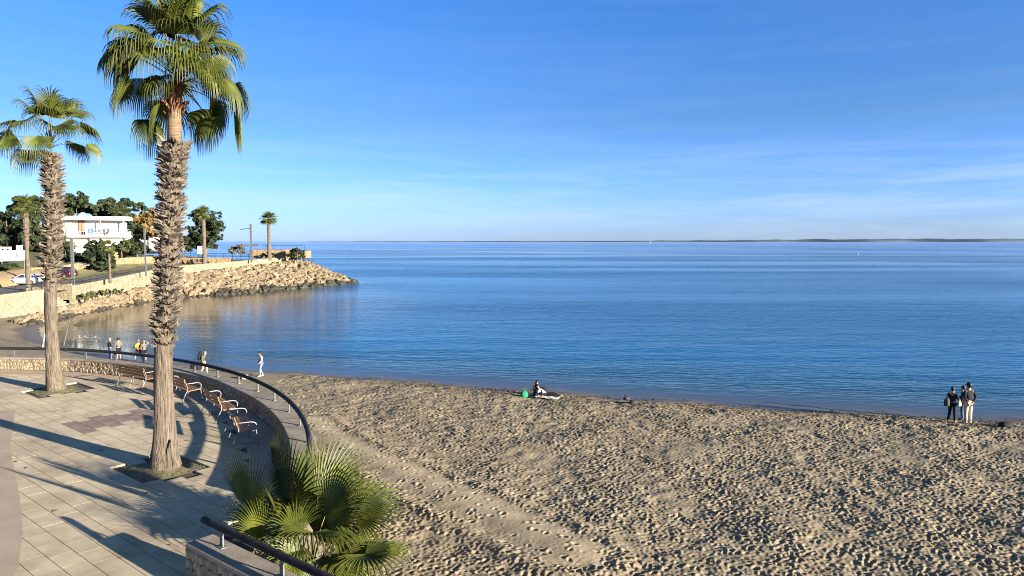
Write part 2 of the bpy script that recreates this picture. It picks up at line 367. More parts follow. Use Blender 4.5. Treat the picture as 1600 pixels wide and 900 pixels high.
    l.new(at.outputs['Fac'], ro.inputs['Value']); l.new(ro.outputs[0], gls.inputs['Roughness'])
    return m
us2 = np.linspace(-1.6, 1.6, 161); ys2 = np.concatenate([np.arange(20, 60, .8), np.arange(60, 170, 1.5), np.geomspace(170, 60000, 60)])
Y2, U2 = np.meshgrid(ys2, us2, indexing='ij'); X2 = U2*Y2
off = np.clip(-shore_dist(X2, Y2), 0, 20000)
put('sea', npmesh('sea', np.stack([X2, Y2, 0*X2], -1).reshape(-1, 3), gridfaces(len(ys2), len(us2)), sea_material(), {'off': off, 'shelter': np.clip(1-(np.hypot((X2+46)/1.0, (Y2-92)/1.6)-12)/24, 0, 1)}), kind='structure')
# ------------------------------------------------------------------ plaza
PZ0 = 3.2                                                   # plaza level
CX, CY, RI = -25.26, 10.29, 21.0                            # curved seat wall: centre and inner radius
def arc_path():                                             # inner line of the wall, from its hidden near end to the far left
    pts = []
    for i in range(int(12*4), int(73*4)+1): a = R(i/4); pts.append((CX+RI*math.cos(a), CY+RI*math.sin(a)))
    e = pts[-1]; ctl = [e, (-20.2, 30.55), (-22.5, 30.75), (-26, 30.75), (-31, 30.6), (-37, 30.3)]
    for p, q in zip(ctl[:-1], ctl[1:]):
        for k in range(1, 9): t = k/8; pts.append((p[0]+(q[0]-p[0])*t, p[1]+(q[1]-p[1])*t))
    return pts
class Path2:
    def __init__(s, pts):
        s.p = [Vector((x, y)) for x, y in pts]; s.l = [0.0]
        for a, b in zip(s.p[:-1], s.p[1:]): s.l.append(s.l[-1]+(b-a).length)
        s.len = s.l[-1]
    def at(s, d):
        d = min(max(d, 0), s.len-1e-6); lo, hi = 0, len(s.l)-1
        while hi-lo > 1:
            m = (lo+hi)//2
            if s.l[m] <= d: lo = m
            else: hi = m
        t = (d-s.l[lo])/(s.l[lo+1]-s.l[lo]); a = s.p[max(lo-1, 0)]; b = s.p[min(lo+2, len(s.p)-1)]
        return s.p[lo].lerp(s.p[lo+1], t), (b-a).normalized()
    def off(s, d, o, z):                                    # o > 0 away from the plaza (right of travel)
        p, t = s.at(d); return Vector((p.x+t.y*o, p.y-t.x*o, z))
WP = Path2(arc_path())

m_joint = mat('wall_mortar', (.12,.095,.065), (.18,.15,.10), 6, .95, .4)
m_stone = mat('wall_stone', (.24,.175,.10), (.40,.32,.21), 5, .9, .5, 22, rnd=.22)
m_cap = mat('coping_stone', (.22,.175,.125), (.32,.265,.195), 3, .75, .15, 30, rnd=.08)
m_rail = mat('rail_paint', (.018,.017,.018), (.035,.032,.03), 8, .7, .08, spec=.1)
m_steel = mat('grey_steel', (.13,.13,.125), (.20,.20,.19), 9, .5, metal=.3)
def paver_mat(name, c1, c2, rnd):
    m = mat(name, c1, c2, 1.6, .78, rnd=rnd, spec=.25)
    n = m.node_tree.nodes; l = m.node_tree.links
    t = n.new('ShaderNodeTexCoord'); wv = n.new('ShaderNodeTexWave'); wv.bands_direction = 'Y'; wv.inputs['Scale'].default_value = 12
    l.new(t.outputs['Object'], wv.inputs['Vector'])
    bp = n.new('ShaderNodeBump'); bp.inputs['Strength'].default_value = .3; bp.inputs['Distance'].default_value = .002
    g = n.new('ShaderNodeNewGeometry'); st = n.new('ShaderNodeTexNoise'); st.inputs['Scale'].default_value = .55; st.inputs['Detail'].default_value = 8; st.inputs['Roughness'].default_value = .68
    l.new(g.outputs['Position'], st.inputs['Vector']); sr = n.new('ShaderNodeValToRGB'); sr.color_ramp.elements[0].position = .33; sr.color_ramp.elements[0].color = (.66, .64, .62, 1); sr.color_ramp.elements[1].position = .56
    l.new(st.outputs['Fac'], sr.inputs[0]); sm_ = n.new('ShaderNodeMixRGB'); sm_.blend_type = 'MULTIPLY'; sm_.inputs['Fac'].default_value = 1
    lk = n['Principled BSDF'].inputs['Base Color'].links[0]; l.new(lk.from_socket, sm_.inputs['Color1']); l.new(sr.outputs[0], sm_.inputs['Color2']); l.new(sm_.outputs[0], n['Principled BSDF'].inputs['Base Color'])
    l.new(wv.outputs['Fac'], bp.inputs['Height']); l.new(bp.outputs[0], n['Principled BSDF'].inputs['Normal']); return m
m_paver = paver_mat('ribbed_paver', (.49,.39,.245), (.59,.48,.31), .045)
m_purple = paver_mat('mauve_paver', (.25,.172,.13), (.31,.225,.172), .06)
m_smooth = mat('smooth_pink_paving', (.36,.265,.18), (.43,.325,.225), 1.2, .8, .1, 40)
m_bed = mat('paving_bed', (.07,.058,.045), (.10,.085,.065), 8, .95)
# the base slab
poly = [tuple(WP.off(d, .3, 0)[:2]) for d in np.linspace(0, WP.len, 90)]
poly = [(-5.05, 11.95), (-4.55, 13.3)]+poly+[(-37, 6), (-37, -6), (2.0, -6), (2.0, 5.9)]
plaza = obj('plaza', MB().prism(poly, 0.2, PZ0-.05), m_bed, kind='structure')
# pavers in strips along e1, border bands by the wall and at the lower left
e1 = Vector((.773, -.634)); e2 = Vector((.634, .773)); O = Vector((-8.66, 17.25))
PIT = [(-8.66, 17.25), (-17.15, 26.5)]
LB = [(-16.5, 23.3), (-13.5, 18.8), (-10.9, 15.4), (-9.45, 13.4), (-8.5, 11.9), (-7.4, 9.5), (-6.8, 6)]
def left_of_border(x, y):
    for (ax, ay), (bx, by) in zip(LB[:-1], LB[1:]):
        if by <= y < ay: return x < ax+(bx-ax)*(y-ay)/(by-ay)
    return y >= LB[0][1] and False
def inside_plaza(x, y):
    r = math.hypot(x-CX, y-CY); a = math.degrees(math.atan2(y-CY, x-CX))
    if y < 8.2 and x > -5: return False
    if x > -19.5:
        if a >= 8: return r < RI-.95
        # open end beside the lower wall
        al = (x+5.46)*.785-(y-11.58)*.62
        if al < -.25: return r < RI-.35
        return (x+5.46)*.62+(y-11.58)*.785 < -.22
    return y < 29.6
SW, TL = .40, .62
cells = []
for j in range(-40, 45):
    offx = (j*0.37 % 1)*TL
    for i in range(-45, 30):
        c = O+e1*(i*TL+offx+.31)+e2*(j*SW+.02+.2)
        if c.x < -38 or c.y < 7.5: continue
        if not inside_plaza(c.x, c.y) or left_of_border(c.x+.7, c.y): continue
        if any(abs((c-Vector(p)).dot(e1)) < 1.02 and abs((c-Vector(p)).dot(e2)) < .96 for p in PIT): continue
        u = -c.x/max(c.y, .1)
        cells.append((c, c.length if u < .80 else 60+c.length))
cells.sort(key=lambda q: q[1])
ang = math.atan2(e1.y, e1.x)
def is_purple(c):
    g = c-Vector((-13.0, 21.3)); a, b = g.dot(e1), g.dot(e2); return -.9 < a < .7 and -.45 < b < 2.6
pm = MB().box((0, 0, .01), (TL/2-.002, SW/2-.0065, .03), 0).mesh('paver', m_paver)
pmp = MB().box((0, 0, .01), (TL/2-.002, SW/2-.0065, .03), 0).mesh('paver', m_purple)
rest = MB(); restp = MB()
for k, (c, dist) in enumerate(cells):
    dz = random.uniform(-.0008, .0008)
    if k < 296 and 9.5 < c.y: put('paver', pmp if is_purple(c) else pm, plaza, (c.x, c.y, PZ0-.04+dz), (random.uniform(-.0012,.0012), random.uniform(-.0012,.0012), ang))
    else: (restp if is_purple(c) else rest).box((c.x, c.y, PZ0-.03+dz), (TL/2-.002, SW/2-.0065, .03), ang)
obj('pavers', rest, m_paver, plaza, kind='stuff'); obj('mauve_pavers', restp, m_purple, plaza, kind='stuff')
# smooth border band along the wall and at the lower left, in slabs
bb = MB()
d = 0.0
while d < WP.len-1.2:
    q = [WP.off(d+.006, -.97, PZ0-.003), WP.off(d+1.194, -.97, PZ0-.003), WP.off(d+1.194, -.0, PZ0-.003), WP.off(d+.006, 0, PZ0-.003)]
    bb.add([tuple(p) for p in q]+[(p.x, p.y, PZ0-.06) for p in q], [(3,2,1,0),(4,5,6,7),(0,1,5,4),(1,2,6,5),(2,3,7,6),(3,0,4,7)]); d += 1.2
obj('border_slabs', bb, m_smooth, plaza, kind='stuff')
b2 = MB()
for (ax, ay), (bx, by) in zip(LB[:-1], LB[1:]):
    z = PZ0+.008; vs = [(ax, ay, z), (ax-14, ay-3, z), (bx-14, by-3, z), (bx, by, z)]
    b2.add(vs, [(0, 1, 2, 3)])
obj('smooth_paving', b2, m_smooth, plaza)

# tree pits: bare soil with a little grass, square to the paving
m_soil = mat('pit_soil', (.10,.085,.045), (.22,.18,.10), 7, .95, .6, 18)
m_grass = mat('short_grass', (.06,.085,.02), (.14,.15,.05), 5, .9)
for (x, y), nm in zip(PIT, ('soil under the booted palm nearest the camera', 'soil')):
    nn = 15; V = []
    for j in range(nn):
        for i in range(nn):
            a, b = (i/(nn-1)-.5)*1.56, (j/(nn-1)-.5)*1.54; p = Vector((x, y))+e1*a+e2*b
            edge = min(1, (0.78-max(abs(a), abs(b)))/.3); rr_ = math.hypot(a, b)
            V.append((p.x, p.y, PZ0-.035+edge*(.03+.09*max(0, 1-rr_/.6)+random.uniform(-.012, .012))))
    so = put('soil_pit', npmesh('soil_pit', np.array(V), gridfaces(nn, nn), m_soil), plaza)
    g = MB()
    for k in range(900):
        a, b = random.uniform(-.76, .76), random.uniform(-.75, .75)
        if math.hypot(a, b) < .3 or (math.sin(a*7+x)+math.sin(b*6+a*3) < .1): continue
        p = Vector((x, y))+e1*a+e2*b; h = random.uniform(.02, .06); t = random.uniform(0, 6.28); wx, wy = .006*math.cos(t), .006*math.sin(t)
        z = PZ0-.02; g.add([(p.x-wx, p.y-wy, z), (p.x+wx, p.y+wy, z), (p.x+random.uniform(-.03,.03), p.y+random.uniform(-.03,.03), z+h)], [(0,1,2)])
    obj('grass_tuft', g, m_grass, so, kind='stuff')

# ------------------------------------------------------------------ rubble walls with coping
def voronoi(S, H, cs, seed):
    rg = random.Random(seed); nx = max(2, round(S/cs)); nz = max(2, round(H/cs)); P = []
    for j in range(nz):
        for i in range(nx):
            P.append(((i+.5+rg.uniform(-.42, .42)+(.5 if j % 2 else 0)*.6)*S/nx, (j+.5+rg.uniform(-.36, .36))*H/nz))
    grid = {}
    for k, p in enumerate(P): grid.setdefault(int(p[0]/(cs*1.5)), []).append(k)
    res = []
    for k, (px, pz) in enumerate(P):
        poly = [(max(0, px-2*cs), 0), (min(S, px+2*cs), 0), (min(S, px+2*cs), H), (max(0, px-2*cs), H)]
        g = int(px/(cs*1.5))
        for gi in (g-2, g-1, g, g+1, g+2):
            for k2 in grid.get(gi, []):
                if k2 == k: continue
                qx, qz = P[k2]; mxx, mz = (px+qx)/2, (pz+qz)/2; nx_, nz_ = qx-px, qz-pz; new = []
                for a, b in zip(poly, poly[1:]+poly[:1]):
                    da = (a[0]-mxx)*nx_+(a[1]-mz)*nz_; db = (b[0]-mxx)*nx_+(b[1]-mz)*nz_
                    if da <= 0: new.append(a)
                    if da*db < 0: t = da/(da-db); new.append((a[0]+(b[0]-a[0])*t, a[1]+(b[1]-a[1])*t))
                poly = new
                if len(poly) < 3: break
            if len(poly) < 3: break
        if len(poly) >= 3: res.append((px, pz, poly))
    return res
def stone_mesh(mb, poly, fn, joint, depth, rg):
    cx = sum(p[0] for p in poly)/len(poly); cz = sum(p[1] for p in poly)/len(poly); n = len(poly)
    def ins(j, k):
        o = []
        for x, z in poly:
            dx, dz = x-cx, z-cz; l = math.hypot(dx, dz)+1e-6; f = max(.2, (l-j)/l)*k; o.append((cx+dx*f, cz+dz*f))
        return o
    tilt = (rg.uniform(-.12, .12), rg.uniform(-.12, .12)); d2 = depth*rg.uniform(.75, 1.25)
    A = ins(joint, 1); B = ins(joint, 1); Cc = ins(joint+.008, .84)
    vs = [fn(x, z, -.02) for x, z in A]+[fn(x, z, d2*.55) for x, z in B]+[fn(x, z, d2+(x-cx)*tilt[0]+(z-cz)*tilt[1]) for x, z in Cc]
    vs.append(fn(cx, cz, d2*1.08)); T = len(vs)-1; fs = []
    for r_ in (0, n):
        for i in range(n): fs.append((r_+i, r_+(i+1)%n, r_+n+(i+1)%n, r_+n+i))
    for i in range(n): fs.append((2*n+i, 2*n+(i+1)%n, T))
    mb.add([tuple(v) for v in vs], fs)
def build_stones(parent, cellsP, fn, limit, key, joint=.008, depth=.035, seed=3, m=None):
    rg = random.Random(seed); cellsP = sorted(cellsP, key=key); rest = MB()
    for k, (x, z, poly) in enumerate(cellsP):
        mb = MB() if k < limit else rest
        o0 = len(mb.v); stone_mesh(mb, poly, fn, joint, depth, rg)
        if k < limit:
            c = fn(x, z, 0); mb.v = [(a-c[0], b-c[1], q-c[2]) for a, b, q in mb.v]
            obj('stone', mb, m or m_stone, parent, loc=tuple(c))
    if rest.v: obj('small_stones', rest, m or m_stone, parent, kind='stuff')
def strip_wall(parent, path, d0, d1, o0, o1, z0, z1, m, name, step=.4):
    mb = MB(); n = max(2, int((d1-d0)/step)); ds = np.linspace(d0, d1, n+1)
    for d in ds: mb.v += [tuple(path.off(d, o, z)) for o, z in ((o0, z0), (o1, z0), (o1, z1), (o0, z1))]
    for i in range(n):
        for k in range(4): mb.f.append((i*4+k, i*4+(k+1)%4, i*4+4+(k+1)%4, i*4+4+k)); mb.m.append(0)
    mb.f += [(3,2,1,0), (n*4, n*4+1, n*4+2, n*4+3)]; mb.m += [0, 0]
    return obj(name, mb, m, parent)
def coping(parent, path, d0, d1, o0, o1, z0, z1, slab):
    d = d0
    while d < d1-.05:
        e = min(d+slab*random.uniform(.94, 1.06), d1); mb = MB(); n = 4
        for t in np.linspace(d+.004, e-.004, n+1):
            mb.v += [tuple(path.off(t, o, z)) for o, z in ((o0, z0), (o1, z0), (o1, z1-.012), (o1-.012, z1), (o0+.012, z1), (o0, z1-.012))]
        for i in range(n):
            for k in range(6): mb.f.append((i*6+k, i*6+(k+1)%6, i*6+6+(k+1)%6, i*6+6+k)); mb.m.append(0)
        mb.f += [(5,4,3,2,1,0), tuple(n*6+k for k in range(6))]; mb.m += [0, 0]
        c = path.off((d+e)/2, (o0+o1)/2, z1); mb.v = [(a-c.x, b-c.y, q-c.z) for a, b, q in mb.v]
        obj('coping_slab', mb, m_cap, parent, loc=tuple(c)); d = e
def handrail(name, label, path, d0, d1, o, zc, r, first, step, zb, parent=None):
    t = thing(name, label, 'handrail', tuple(path.off((d0+d1)/2, o, zb)))
    base = Vector(t.location); n = int((d1-d0)/.25); pts = [path.off(d, o, zc)-base for d in np.linspace(d0, d1, n+1)]
    mb = MB().tube(pts, r, 12); obj('rail', mb, m_rail, t, True)
    d = first
    while d < d1:
        p = path.off(d, o, zb)-base; q, tg = path.at(d); a = math.atan2(tg.y, tg.x)
        po = obj('post', MB().box((0, 0, (zc-zb-r*.6)/2+.005), (.045, .012, (zc-zb-r*.6)/2-.004), 0).box((0, .0, .008), (.075, .05, .007)), m_steel, t, loc=tuple(p), rot=(0, 0, a)); d += step
    return t
CAPZ, WT = PZ0+.56, .60
wall = thing('seat_wall', 'long curved low wall of rough tan stones with pale coping around the plaza', 'wall', (-12, 26, PZ0))
def local(parent, fn):
    b = Vector(parent.location); return lambda *a: tuple(Vector(fn(*a))-b)
class LP:                                                   # a path seen from a thing's own origin
    def __init__(s, p, o): s.p, s.o = p, Vector(o); s.len = p.len
    def off(s, d, o, z): return s.p.off(d, o, z)-s.o
    def at(s, d): return s.p.at(d)
WL = LP(WP, wall.location)
strip_wall(wall, WL, 0, WP.len, .03, WT-.04, .3, CAPZ-.07, m_joint, 'wall_core')
coping(wall, WL, 0, WP.len, -.03, WT, CAPZ-.07, CAPZ, 1.7)
cl = voronoi(WP.len, .49, .17, 4)
build_stones(wall, cl, lambda s, z, dp: WL.off(s, .03-dp, PZ0+z), 296, lambda c: WP.off(c[0], 0, 0).length if WP.at(c[0])[0].y > 17.5 and WP.at(c[0])[0].x/WP.at(c[0])[0].y > -.74 else 99, depth=.04)
handrail('handrail', 'long dark curved handrail on short steel posts along the seat wall coping', WP, 0.4, WP.len, .40, CAPZ+.33, .064, 1.2, 1.72, CAPZ)

# the second wall, lower right of the plaza, with its own coping and rail
A0 = Vector((-5.46, 11.58)); u = Vector((.785, -.62)); A1 = A0+u*7.5
LPth = Path2([tuple(A1.lerp(A0, t)) for t in np.linspace(0, 1, 30)]); LLEN = LPth.len   # travel towards the plaza end; plaza on the left
w2 = thing('end_wall', 'short straight wall of tan stones with wide pale coping beside the fan palm', 'wall', (A0.x, A0.y, PZ0))
W2 = LP(LPth, w2.location)
strip_wall(w2, W2, 0, LLEN-.03, .03, .46, .3, CAPZ-.07, m_joint, 'wall_core')
coping(w2, W2, 0, LLEN, 0, .50, CAPZ-.07, CAPZ, 1.45)
build_stones(w2, voronoi(LLEN, .49, .15, 9), lambda s, z, dp: W2.off(s, .03-dp, PZ0+z), 120, lambda c: -c[0], depth=.05, seed=8)
E0 = LPth.off(LLEN-.03, 0, 0); E1 = LPth.off(LLEN-.03, .46, 0); tg = -u
build_stones(w2, voronoi(.40, .49, .15, 5), lambda s, z, dp: (E0.x+(E1.x-E0.x)*(s+.03)/.46+tg.x*dp-w2.location.x, E0.y+(E1.y-E0.y)*(s+.03)/.46+tg.y*dp-w2.location.y, z), 40, lambda c: c[0], depth=.04, seed=6)
handrail('handrail', 'straight dark handrail on a short steel post over the end wall beside the fan palm', LPth, 0, LLEN-.06, .30, CAPZ+.33, .062, LLEN-.62-1.7*3, 1.7, CAPZ)

# ------------------------------------------------------------------ benches
m_wood = mat('bench_wood', (.20,.095,.03), (.34,.175,.06), 3, .55, .15, 20, rnd=.12, stretch=(1, 14, 14))
m_tube = mat('bench_metal', (.27,.26,.245), (.36,.35,.33), 5, .4, metal=.3)
def make_bench(name, label):
    t = thing(name, label, 'bench', group='wooden benches facing the seat wall')
    # x along the bench, y forward (away from the backrest), z up
    sl = MB().box((0,0,0), (.93, .044, .014), ch=.004).mesh('slat', m_wood)
    for k in range(4): put('seat_slat', sl, t, (0, .10+.105*k, .43-.012*(3-k)*.8+.01), (R(3), 0, 0))
    bk = MB().box((0,0,0), (.93, .052, .014), ch=.004).mesh('slat', m_wood)
    for k in range(3): put('back_slat', bk, t, (0, .005-.042*k, .545+.125*k), (R(108), 0, 0))
    for x in (-.86, 0, .86):
        end = x != 0
        f = MB()
        f.tube([(x, -.16, .0), (x, -.06, .26), (x, .03, .42), (x, -.035, .62), (x, -.10, .84)], .013, 8)
        f.tube([(x, .03, .405), (x, .25, .405), (x, .46, .41)], .013, 8)
        obj('side_frame' if end else 'middle_frame', f, m_tube, t, True)
        if end:
            xo = x*1.06
            obj('armrest', MB().tube([(x, -.04, .66), (xo, .08, .67), (xo, .34, .67), (xo, .44, .645), (xo, .49, .57), (xo, .47, .42), (xo, .52, .0)], .013, 8), m_tube, t, True)
        else: obj('leg', MB().tube([(x, .40, .40), (x, .42, 0)], .014, 8), m_tube, t, True)
    return t
BL = ['bench second from the near end of the curved row, its back towards the palm', 'wooden bench partly behind the thick palm trunk, third from the near end', 'farthest bench, left of the thick palm trunk, seen from behind']
b0 = make_bench('park_bench', 'nearest wooden bench just above the fan palm, its seat slats open to view')
for i, a0 in enumerate((26.0, 34.6, 45.0, 54.5)):
    b = b0 if i == 0 else copy_tree(b0)
    a = R(a0+2.7); r_ = 19.82
    b.location = (CX+r_*math.cos(a), CY+r_*math.sin(a), PZ0); b.rotation_euler = (0, 0, a-math.pi/2)
    if i: b['label'] = BL[i-1]

# ------------------------------------------------------------------ palms
m_leaf = mat('palm_leaf', (.034,.048,.006), (.100,.108,.015), 2.2, .5, rnd=.3, trans=.17, spec=.3, coord='Generated')
m_leaf_y = mat('palm_leaf_dry', (.08,.06,.025), (.17,.125,.055), 3, .6, rnd=.2, trans=.2)
m_pet = mat('palm_petiole', (.09,.085,.02), (.16,.13,.04), 6, .5)
m_boot = mat('palm_boot', (.055,.042,.028), (.23,.185,.13), 9, .9, .5, 30, rnd=.30, stretch=(1,1,1))
m_trunk = mat('palm_trunk', (.065,.05,.034), (.20,.155,.105), 4, .92, 1.0, 7, stretch=(6, 6, .5), bdist=.06)
m_ring = mat('palm_ring_bark', (.11,.075,.045), (.27,.18,.10), 5, .9, .7, 8, stretch=(.8, .8, 12), bdist=.03)
m_fibre = mat('palm_fibre', (.13,.055,.028), (.28,.13,.065), 14, .95, .6)
def fan_leaf(mb, H, d, n, L, A, nseg, droop, split=.5, steps=6, cup=.18, rg=random, mi=0, wf=1.0):
    d = d.normalized(); n = (n-d*n.dot(d)).normalized(); s = d.cross(n).normalized(); da = 2*A/nseg
    for k in range(nseg):
        a = -A+(k+.5)*da; fr = abs(a)/A
        dr = (d*math.cos(a)+s*math.sin(a)+n*cup*fr*fr*.8).normalized(); pr = (-d*math.sin(a)+s*math.cos(a)).normalized()
        ln = L*(1-.30*fr*fr)*rg.uniform(.94, 1.05); p = H.copy(); v = dr.copy(); st = ln/steps; drp = droop*rg.uniform(.75, 1.3)
        rows = []
        for i in range(steps+1):
            t = i/steps; r = ln*t
            full = 2*r*math.sin(da/2)*1.04*wf
            wdt = max(.006, full) if t <= split else max(.0015, 2*ln*split*math.sin(da/2)*wf*(1-(t-split)/(1-split))**.8)
            nn = v.cross(pr).normalized()
            if nn.dot(n) < 0: nn = -nn
            rows.append((p-pr*wdt/2, p+nn*wdt*.42, p+pr*wdt/2))
            if i < steps:
                if t > split*.75: v = (v+Vector((0,0,-1))*drp*(t-split*.75)*1.5).normalized()
                p = p+v*st
        vs = [tuple(q) for r_ in rows for q in r_]; fs = []
        for i in range(steps):
            fs += [(i*3, i*3+1, i*3+4, i*3+3), (i*3+1, i*3+2, i*3+5, i*3+4)]
        mb.add(vs, fs, mi)
def leaf_object(root, base, az, pitch, pl, L, A, nseg, droop, rg, sag=.35, dry_or_lit=False, twist=0, mseg=6, split=.5, hang=0.0):
    hd = Vector((math.cos(az), math.sin(az), 0)); v = hd*math.cos(pitch)+Vector((0,0,math.sin(pitch))); p = base.copy(); pts = [p.copy()]
    for i in range(5):
        p = p+v*(pl/5); pts.append(p.copy()); v = (v+Vector((0,0,-1))*sag*.28).normalized()
    up = Vector((0,0,1)); s = v.cross(up)
    if s.length < .05: s = Vector((-hd.y, hd.x, 0))
    s.normalize(); n = s.cross(v).normalized()
    if twist: n = (n*math.cos(twist)+s*math.sin(twist)).normalized()
    mb = MB(); off = p
    if hang:
        c_, s__ = math.cos(hang), math.sin(hang); v, n = (v*c_-n*s__), (n*c_+v*s__)
    fan_leaf(mb, Vector((0,0,0)), v, n, L, A, nseg, droop, split, mseg, rg=rg)
    lf = obj('leaf', mb, m_leaf_y if dry_or_lit else m_leaf, root, loc=tuple(off))
    pt = MB().tube([q-off for q in pts], [.028, .024, .020, .017, .014, .010], 5, flat=.5)
    obj('petiole', pt, m_pet, lf, True)
    return lf
def boot_mesh(k):
    rg = random.Random(k); mb = MB()                         # an old leaf base: a split, upturned wedge
    L_, w_, th = rg.uniform(.15, .22), rg.uniform(.06, .085), rg.uniform(.026, .040)
    for s in (-1, 1):
        tipx = s*w_*rg.uniform(.65, 1.1); cut = L_*rg.uniform(.7, 1.05)
        vs = [(0, -.02, -.02), (s*w_, -.03, 0), (s*w_*1.05, .10*rg.uniform(.6, 1.2), cut*.55), (tipx, .20*rg.uniform(.7, 1.3), cut), (s*.012, .14, cut*rg.uniform(.55, .75))]
        top = [(x, y+th*(1-.4*(z/L_)), z+th*.25) for x, y, z in vs]
        n = 5; fs = [tuple(range(n)), tuple(range(2*n-1, n-1, -1))]+[(i, n+i, n+(i+1)%n, (i+1)%n) for i in range(n)]
        mb.add(vs+top, fs)
    return mb.mesh('leaf_base', m_boot)
BOOTS = [boot_mesh(k) for k in range(10)]
def trunk_axis(pts):                                        # (x, y, z, radius) -> interpolation in z
    zs = [p[2] for p in pts]
    def f(z):
        return tuple(float(np.interp(z, zs, [p[i] for p in pts])) for i in (0, 1, 3))
    return f
def make_palm(name, label, base, axis, z0, z1, boots, neck=None, nboot=300, seed=1, group='palms on the plaza', bscale=.66):
    t = thing(name, label, 'palm tree', base, group=group); f = trunk_axis(axis); rg = random.Random(seed)
    zs = np.linspace(z0, z1, 40); n = 18; mb = MB(); neckmb = None
    for i, z in enumerate(zs):
        x, y, r = f(z)
        for k in range(n):
            a = 2*math.pi*k/n; rr_ = r*(1+.05*math.sin(3*a+z*1.3)+.035*math.sin(7*a-z*2.1)+rg.uniform(-.015, .015))
            mb.v.append((x+rr_*math.cos(a), y+rr_*math.sin(a), z))
    for i in range(len(zs)-1):
        for k in range(n): mb.f.append((i*n+k, i*n+(k+1)%n, (i+1)*n+(k+1)%n, (i+1)*n+k)); mb.m.append(0)
    mb.f.append(tuple((len(zs)-1)*n+k for k in range(n))); mb.m.append(0)
    tr = obj('trunk', mb, m_trunk, t, True)
    if boots:
        b0_, b1_ = boots; lst = []
        rows = int((b1_-b0_)/(.118*bscale)); ph = 0
        for j in range(rows):
            z = b0_+(b1_-b0_)*(j+.5)/rows; x, y, r = f(z); ph += 2.399
            m_ = max(5, int(2*math.pi*r/(.185*bscale)))
            for k in range(m_):
                if z < b0_+.7 and rg.random() > .35+(z-b0_)/1.1: continue
                a = ph+2*math.pi*k/m_+rg.uniform(-.1, .1); zz = z+rg.uniform(-.11, .11)
                lst.append((math.sin(a)*base[1]+math.cos(a)*base[0], a, zz, x, y, r))
        lst.sort(key=lambda q: q[0])
        rest = MB()
        for i, (key, a, z, x, y, r) in enumerate(lst):
            sc_ = bscale*rg.uniform(.8, 1.2)*(0.8+.35*min(1, (z-b0_)/.5)); rot = (R(rg.uniform(-26, 8)), R(rg.uniform(-40, 40)), a-math.pi/2+R(rg.uniform(-25, 25)))
            loc = (x+r*.9*math.cos(a), y+r*.9*math.sin(a), z-.05)
            me = BOOTS[rg.randrange(10)]
            if i < nboot: put('leaf_base', me, tr, loc, rot, (sc_,)*3)
            else:
                M = Matrix.LocRotScale(Vector(loc), __import__('mathutils').Euler(rot), Vector((sc_,)*3)); o = len(rest.v)
                rest.v += [tuple(M@v.co) for v in me.vertices]; rest.f += [tuple(i_+o for i_ in p.vertices) for p in me.polygons]; rest.m += [0]*len(me.polygons)
        if rest.v: obj('leaf_bases', rest, m_boot, tr, kind='stuff')
    return t, tr, f
# the tall palm nearest the camera
bx, by = -8.62, 17.33
def ax(px, py, wpx): p = PD(px, py, by); return (p.x-bx, 0.0, p.z-PZ0, wpx/2*by/F)
main_axis = [(0, 0, -.1, .40), ax(256, 715, 43), ax(257, 690, 35), ax(257, 650, 31), ax(256, 610, 28), ax(256, 553, 27), ax(257, 500, 26), ax(260, 480, 24), ax(264, 390, 27), ax(268, 300, 27), ax(271, 240, 30), ax(275, 222, 36)]
ztop = main_axis[-1][2]
main, tr, f = make_palm('tall_palm', 'tall palm nearest the camera, rough shaggy trunk and bare upper neck under a full crown', (bx, by, PZ0), main_axis, -.1, ztop, (ax(260, 548, 1)[2], ztop), seed=2, nboot=290)
# a torn splinter of bark at the foot
obj('bark_splinter', MB().add([(.16,-.30,.06),(.36,-.26,.04),(.40,-.10,.04),(.22,-.10,.06),(.19,-.26,.5),(.30,-.24,.78),(.31,-.17,.72),(.22,-.17,.45)], [(0,1,5,4),(1,2,6,5),(2,3,7,6),(3,0,4,7),(4,5,6,7),(3,2,1,0)]), m_trunk, tr)
n0 = Vector(ax(272, 225, 1)[:3]); n1 = Vector(ax(273, 165, 1)[:3]); n2 = Vector(ax(275, 128, 1)[:3])
obj('neck', MB().tube([n0-Vector((0,0,.15)), n0.lerp(n1, .5), n1, n2], [.165, .155, .15, .17], 16), m_ring, tr, True)
fb = MB(); rg = random.Random(4)
for k in range(46):
    a = rg.uniform(0, 6.28); z = rg.uniform(-.22, .45); r = .155+rg.uniform(0, .04); c = n1+Vector((r*math.cos(a), r*math.sin(a), z)); t_ = Vector((-math.sin(a), math.cos(a), 0)); o_ = Vector((math.cos(a), math.sin(a), 0))
    w_ = rg.uniform(.03, .07); h_ = rg.uniform(.1, .24)
    vs = [c-t_*w_, c+t_*w_, c+t_*w_*.8+o_*rg.uniform(.02, .14)+Vector((0,0,h_*.7)), c+o_*rg.uniform(.03, .17)+Vector((0,0,h_)), c-t_*w_*.9+o_*.04+Vector((0,0,h_*.8))]
    fb.add([tuple(v) for v in vs], [(0,1,2,3,4)]); fb.add([tuple(v-o_*.012) for v in vs], [(4,3,2,1,0)])
obj('crown_fibre', fb, m_fibre, tr)
rg = random.Random(21); hub = n2+Vector((.08,0,0))
NL = 46
